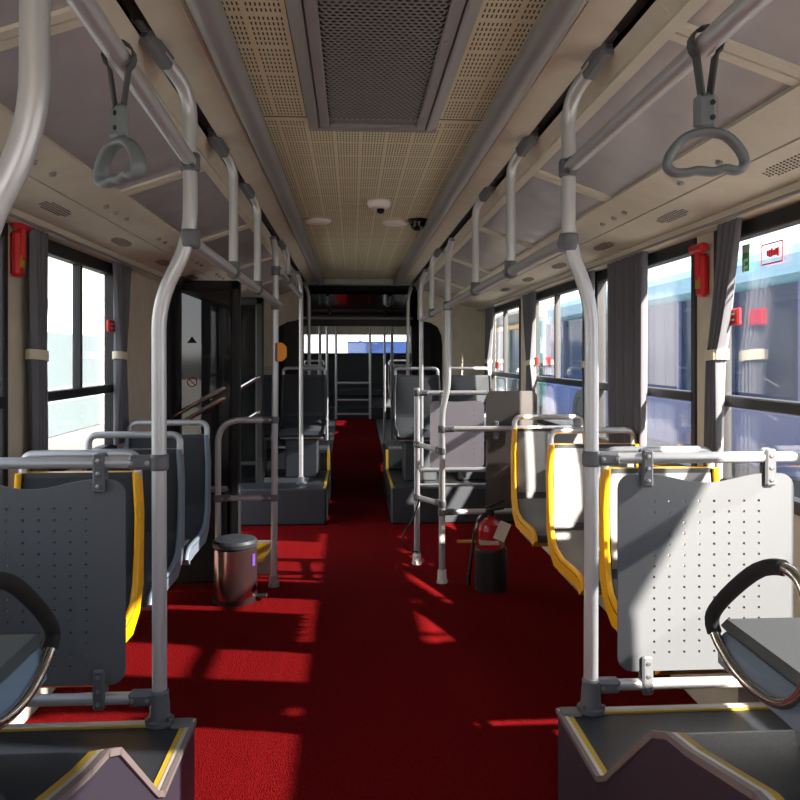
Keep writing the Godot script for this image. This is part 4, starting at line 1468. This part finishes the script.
func small_things() -> void:
	# pedal bin
	var base := Vector3(on_z(235, 597, 3.98).x, 0, -3.98)
	var t := thing("pedal_bin", "brownish stainless steel pedal bin on the red carpet", "bin", base)
	var st := mb()
	lathe(st, [Vector2(0, 0.012), Vector2(0.108, 0.012), Vector2(0.111, 0.018), Vector2(0.111, 0.27), Vector2(0.106, 0.275), Vector2(0, 0.275)], base, 36)
	part(st, M.bin_steel, "bin_body", t)
	st = mb()
	lathe(st, [Vector2(0.112, 0.276), Vector2(0.114, 0.282), Vector2(0.114, 0.298), Vector2(0.104, 0.312), Vector2(0.06, 0.324), Vector2(0, 0.328)], base, 36)
	part(st, M.ink_shell, "bin_lid", t)
	st = mb()
	lathe(st, [Vector2(0, 0), Vector2(0.113, 0), Vector2(0.113, 0.014), Vector2(0, 0.014)], base, 36)
	part(st, M.black, "bin_base", t)
	st = mb()
	box(st, base + Vector3(0.13, 0.022, 0.01), Vector3(0.07, 0.012, 0.045), 0.004)
	part(st, M.black, "pedal", t)
	st = mb()
	box(st, base + Vector3(0.1005, 0.215, 0.05), Vector3(0.003, 0.06, 0.024), 0.0, Basis(Vector3.UP, -0.46))
	part(st, M.purple, "sticker", t)
	# kick plate by the pole
	var kp := thing("yellow_kick_plate", "yellow and grey slanted kick plate beside the hoop pole", "plate", Vector3(-0.55, 0, -4.45))
	st = mb()
	var pl := PackedVector2Array([Vector2(-0.055, 0.0), Vector2(0.03, 0.0), Vector2(0.055, 0.19), Vector2(-0.055, 0.19)])
	extrude(st, pl, 0.02, Transform3D(Basis.IDENTITY, Vector3(on_z(264, 560, 4.45).x, 0, -4.45)))
	part(st, M.grey_metal, "plate", kp)
	st = mb()
	extrude(st, PackedVector2Array([Vector2(-0.05, 0.07), Vector2(0.0, 0.07), Vector2(0.045, 0.18), Vector2(-0.05, 0.18)]), 0.004, Transform3D(Basis.IDENTITY, Vector3(on_z(264, 560, 4.45).x, 0, -4.429)))
	part(st, M.trim_yellow, "yellow_face", kp)
	# fire extinguisher
	var eb := Vector3(on_z(491, 586, 4.08).x, 0, -4.08)
	t = thing("fire_extinguisher", "red fire extinguisher in a black holder with a paper tag", "extinguisher", eb)
	st = mb()
	lathe(st, [Vector2(0, 0.03), Vector2(0.072, 0.03), Vector2(0.072, 0.32), Vector2(0.062, 0.35), Vector2(0.036, 0.372), Vector2(0.022, 0.38), Vector2(0.022, 0.39), Vector2(0, 0.39)], eb, 28)
	part(st, M.ext_red, "cylinder", t)
	st = mb()
	lathe(st, [Vector2(0, 0), Vector2(0.086, 0), Vector2(0.086, 0.215), Vector2(0.082, 0.225), Vector2(0.077, 0.225), Vector2(0.077, 0.01)], eb, 28)
	part(st, M.black, "holder", t)
	st = mb()
	lathe(st, [Vector2(0.018, 0.385), Vector2(0.018, 0.425), Vector2(0, 0.43)], eb, 12)
	box(st, eb + Vector3(0.02, 0.425, 0), Vector3(0.10, 0.012, 0.022), 0.003, Basis(Vector3(0, 0, 1), 0.15))
	box(st, eb + Vector3(0.02, 0.452, 0), Vector3(0.11, 0.012, 0.022), 0.003, Basis(Vector3(0, 0, 1), 0.35))
	part(st, M.black, "valve_handle", t)
	st = mb()
	tube(st, fillet([eb + Vector3(-0.015, 0.41, 0.01), eb + Vector3(-0.07, 0.40, 0.03), eb + Vector3(-0.10, 0.31, 0.05), eb + Vector3(-0.125, 0.10, 0.06)], 0.06), 0.008, 10)
	lathe(st, [Vector2(0.011, -0.05), Vector2(0.011, 0.01), Vector2(0, 0.012)], eb + Vector3(-0.128, 0.09, 0.06), 10)
	part(st, M.black, "hose", t)
	st = mb()
	box(st, eb + Vector3(-0.02, 0.262, 0.05), Vector3(0.10, 0.022, 0.05), 0.004)
	part(st, M.trim_white, "pressure_band", t)
	st = mb()
	box(st, eb + Vector3(0.045, 0.325, 0.078), Vector3(0.062, 0.10, 0.002), 0.0, Basis(Vector3(0, 0, 1), -0.4))
	part(st, M.paper, "paper_tag", t)
	st = mb()
	box(st, eb + Vector3(-0.14, 0.268, 0.05), Vector3(0.10, 0.014, 0.014), 0.003)
	part(st, M.trim_yellow, "yellow_pin", t)
	# emergency hammers and red tags on the pillars
	for q in [[-1.0, 2.63, 248, 20, "red emergency hammer in its holder on the door-side window pillar"], [1.0, 2.62, 270, 700, "red emergency hammer in its holder on the sunny window pillar"]]:
		var s: float = q[0]
		var at := on_x(q[3], q[2], s * 1.15)
		var h := thing("emergency_hammer", q[4], "hammer", at, "red emergency hammers")
		st = mb()
		box(st, at + Vector3(s * 0.008, -0.02, 0), Vector3(0.03, 0.15, 0.055), 0.010)
		part(st, M.red_plastic, "holder", h)
		st = mb()
		box(st, at + Vector3(-s * 0.006, 0.075, 0), Vector3(0.034, 0.03, 0.10), 0.008)
		box(st, at + Vector3(-s * 0.006, 0.02, 0), Vector3(0.022, 0.12, 0.026), 0.006)
		part(st, M.red_plastic, "hammer", h)
		st = mb()
		box(st, at + Vector3(-s * 0.009, -0.045, 0), Vector3(0.004, 0.04, 0.03))
		part(st, M.trim_yellow, "label", h)
	var tags := [[-1.0, 111, 326, "door-side window frame"], [1.0, 733, 317, "frame beside the sunny pillar"], [1.0, 536, 361, "frame of the middle window"], [1.0, 497, 365, "frame of the rearmost window"]]
	for q in tags:
		var s: float = q[0]
		var at := on_x(q[1], q[2], s * 1.158)
		var g := thing("red_frame_tag", "small red tag on the " + q[3], "tag", at, "red tags on the window frames")
		st = mb()
		box(st, at, Vector3(0.014, 0.055, 0.09), 0.005)
		part(st, M.red_plastic, "tag_body", g)
		st = mb()
		for k in 2: box(st, at + Vector3(-s * 0.008, 0.008 - k * 0.018, 0), Vector3(0.002, 0.007, 0.05))
		part(st, M.white_plastic, "printed_lines", g)
	# stickers on the nearest window pane
	var xs := 1.19
	var gs := thing("exit_sticker", "green emergency exit sticker on the window pane beside the sunny pillar", "sticker", on_x(746, 258, xs))
	var ga := on_x(746, 258, xs)
	st = mb()
	box(st, ga, Vector3(0.002, 0.085, 0.045))
	part(st, M.green, "sticker_sheet", gs)
	st = mb()
	for k in 2:
		box(st, ga + Vector3(-0.002, -0.008 - k * 0.022, 0.004), Vector3(0.001, 0.010, 0.022))
		box(st, ga + Vector3(-0.002, -0.014 - k * 0.022, -0.008), Vector3(0.001, 0.018, 0.006))
	part(st, M.white_plastic, "running_figure", gs)
	st = mb()
	box(st, ga + Vector3(-0.002, 0.028, 0), Vector3(0.001, 0.022, 0.038))
	part(st, M.trim_white, "caption_strip", gs)
	var ra := on_x(772, 253, xs)
	var rs := thing("red_notice_sticker", "red framed notice sticker on the window pane", "sticker", ra)
	st = mb()
	for k in [-1.0, 1.0]:
		box(st, ra + Vector3(0, k * 0.030, 0), Vector3(0.002, 0.004, 0.115))
		box(st, ra + Vector3(0, 0, k * 0.057), Vector3(0.002, 0.06, 0.004))
	part(st, M.sticker_red, "frame_line", rs)
	st = mb()
	for k in 6:
		box(st, ra + Vector3(-0.001, 0.002 * (k % 2), 0.036 - k * 0.0115), Vector3(0.002, 0.026 - 0.004 * (k % 3), 0.0095))
	part(st, M.sticker_red, "notice_lettering", rs)

func curtains() -> void:
	# s, d0, d1 at the rod; tied at dt with width wt
	curtain(1.0, 2.31, 2.46, 2.475, 0.08, 1.672, 1.245, 0.84, "grey curtain tied back on the sunny pillar with the hammer", 4.0, 2.50)
	curtain(1.0, 3.08, 3.54, 3.31, 0.45, 1.672, 1.0, 0.84, "wide grey pleated curtain hanging loose at the second window", 8.0, 3.31)
	curtain(1.0, 3.76, 3.94, 3.87, 0.07, 1.672, 1.20, 0.84, "grey curtain tied back where the middle window begins", 4.0, 3.85)
	curtain(1.0, 4.97, 5.40, 5.12, 0.12, 1.672, 1.20, 0.84, "grey curtain tied back between the middle and rearmost windows", 5.0, 5.12)
	curtain(1.0, 6.45, 6.9, 6.75, 0.12, 1.672, 1.20, 0.84, "grey curtain tied back at the bulkhead", 5.0, 6.75)
	curtain(-1.0, 2.64, 2.79, 2.70, 0.08, 1.672, 1.245, 0.84, "dark grey curtain tied back beside the red door-side hammer", 4.0, 2.72)
	curtain(-1.0, 3.54, 3.82, 3.64, 0.08, 1.672, 1.245, 0.84, "grey curtain tied back against the cream panel by the door", 4.0, 3.66)
	for s in [-1.0, 1.0]:
		var t := thing("curtain_rod", "thin curtain rod above the %s windows" % ("door-side" if s < 0 else "sunny side"), "rod", Vector3(s * 1.115, 1.68, -2.5), "curtain rods")
		var st := mb()
		tube(st, [Vector3(s * 1.115, 1.678, 0.5), Vector3(s * 1.115, 1.678, -4.4 if s < 0 else -7.2)], 0.006, 8)
		part(st, M.grey_metal, "rod_tube", t)

func parked_bus(called: String, label: String, x: float, d0: float, d1: float, s: float, top: Material, mid: Material, low: Material, h: float, stripe: Material = null) -> void:
	var t := thing(called, label, "bus", Vector3(x + s * 1.25, -0.35, -(d0 + d1) / 2))
	var L := d1 - d0
	var zc := -(d0 + d1) / 2
	var xc := x + s * 1.25
	var st := mb()
	box(st, Vector3(xc, h - 0.22, zc), Vector3(2.46, 0.44, L), 0.12)
	part(st, top, "roof_band", t)
	st = mb()
	box(st, Vector3(xc, (0.75 + h - 0.42) / 2, zc), Vector3(2.40, h - 0.42 - 0.75, L - 0.02))
	part(st, mid, "window_band", t)
	st = mb()
	box(st, Vector3(xc, 0.38, zc), Vector3(2.48, 0.80, L), 0.05)
	part(st, low, "lower_body", t)
	if stripe != null:
		st = mb()
		box(st, Vector3(x - s * 0.005, h - 0.5, zc), Vector3(0.06, 0.12, L - 0.1))
		part(st, stripe, "stripe", t)
	var n := int(L / 1.4)
	for k in n + 1:
		st = mb()
		box(st, Vector3(x + s * 0.02, (0.75 + h - 0.42) / 2, -d0 - 0.1 - k * (L - 0.2) / n), Vector3(0.06, h - 1.17, 0.07), 0.01)
		part(st, low, "window_post", t)
	for k in [0.2, 0.8]:
		st = mb()
		lathe(st, [Vector2(0, 0.0), Vector2(0.3, 0.0), Vector2(0.34, -0.03), Vector2(0.48, -0.03), Vector2(0.48, 0.15), Vector2(0, 0.15)], Vector3(x - s * 0.03, 0.13, -d0 - L * k), 24, Basis(Vector3(0, 1, 0), Vector3(s, 0, 0), Vector3(0, 0, 1)))
		part(st, M.rubber, "wheel", t)

func outside() -> void:
	var g := setting("floor_yard")
	var st := mb()
	box(st, Vector3(0, -0.40, -10), Vector3(90, 0.1, 90))
	part(st, M.asphalt, "yard_paving", g)
	parked_bus("parked_bus", "navy bus with a pale blue roof band parked outside the sunny windows", 4.4, 3.0, 17.6, 1.0, M.bus_sky, M.bus_glass, M.bus_navy, 2.42)
	parked_bus("parked_bus", "teal and white bus with a yellow stripe parked beyond the navy bus", 4.6, 19.6, 30.0, 1.0, M.wall_white, M.bus_dark_teal, M.bus_teal, 2.6, M.yellow)
	# white depot wall outside the door side
	var t := thing("depot_wall", "white depot wall with a pale blue base outside the door-side window", "building", Vector3(-6.0, -0.35, -12))
	st = mb()
	box(st, Vector3(-6.2, 2.9, -13), Vector3(0.4, 3.8, 26))
	part(st, M.wall_white, "upper_wall", t)
	st = mb()
	box(st, Vector3(-6.19, 0.69, -13), Vector3(0.42, 2.08, 26), 0.02)
	part(st, M.pale_blue, "lower_wall", t)
	for dd in [14.2, 18.6]:
		st = mb()
		box(st, Vector3(-5.95, 1.0, -dd), Vector3(0.14, 2.7, 0.24), 0.02)
		part(st, M.grey_metal, "down_pipe", t)
	st = mb()
	for k in 3:
		box(st, Vector3(-5.99, 2.28, -14.8 - k * 0.28), Vector3(0.03, 0.2, 0.14), 0.01)
	part(st, M.dark_panel, "wall_vent", t)
	# blue hoarding behind the bus
	var b := thing("blue_hoarding", "blue hoarding seen through the rear window", "hoarding", Vector3(0.6, -0.35, -24))
	st = mb()
	box(st, Vector3(1.9, 0.7, -24), Vector3(4.2, 2.05, 0.1))
	part(st, M.sign_blue, "board", b)
	st = mb()
	for k in 3: box(st, Vector3(0.2 + k * 1.7, 0.7, -24.1), Vector3(0.1, 2.1, 0.1))
	part(st, M.grey_metal, "post", b)
	var cp := thing("depot_canopy", "flat depot canopy on posts over the blue hoarding behind the bus", "canopy", Vector3(1.9, -0.35, -21.8))
	st = mb()
	box(st, Vector3(0.75, 3.7, -21.8), Vector3(7.4, 0.18, 6.4), 0.03)
	part(st, M.grey_metal, "canopy_roof", cp)
	for xx in [-2.8, 4.2]:
		for zz in [-19.0, -24.6]:
			st = mb()
			tube(st, [Vector3(xx, -0.35, zz), Vector3(xx, 3.65, zz)], 0.08)
			part(st, M.grey_metal, "canopy_post", cp)
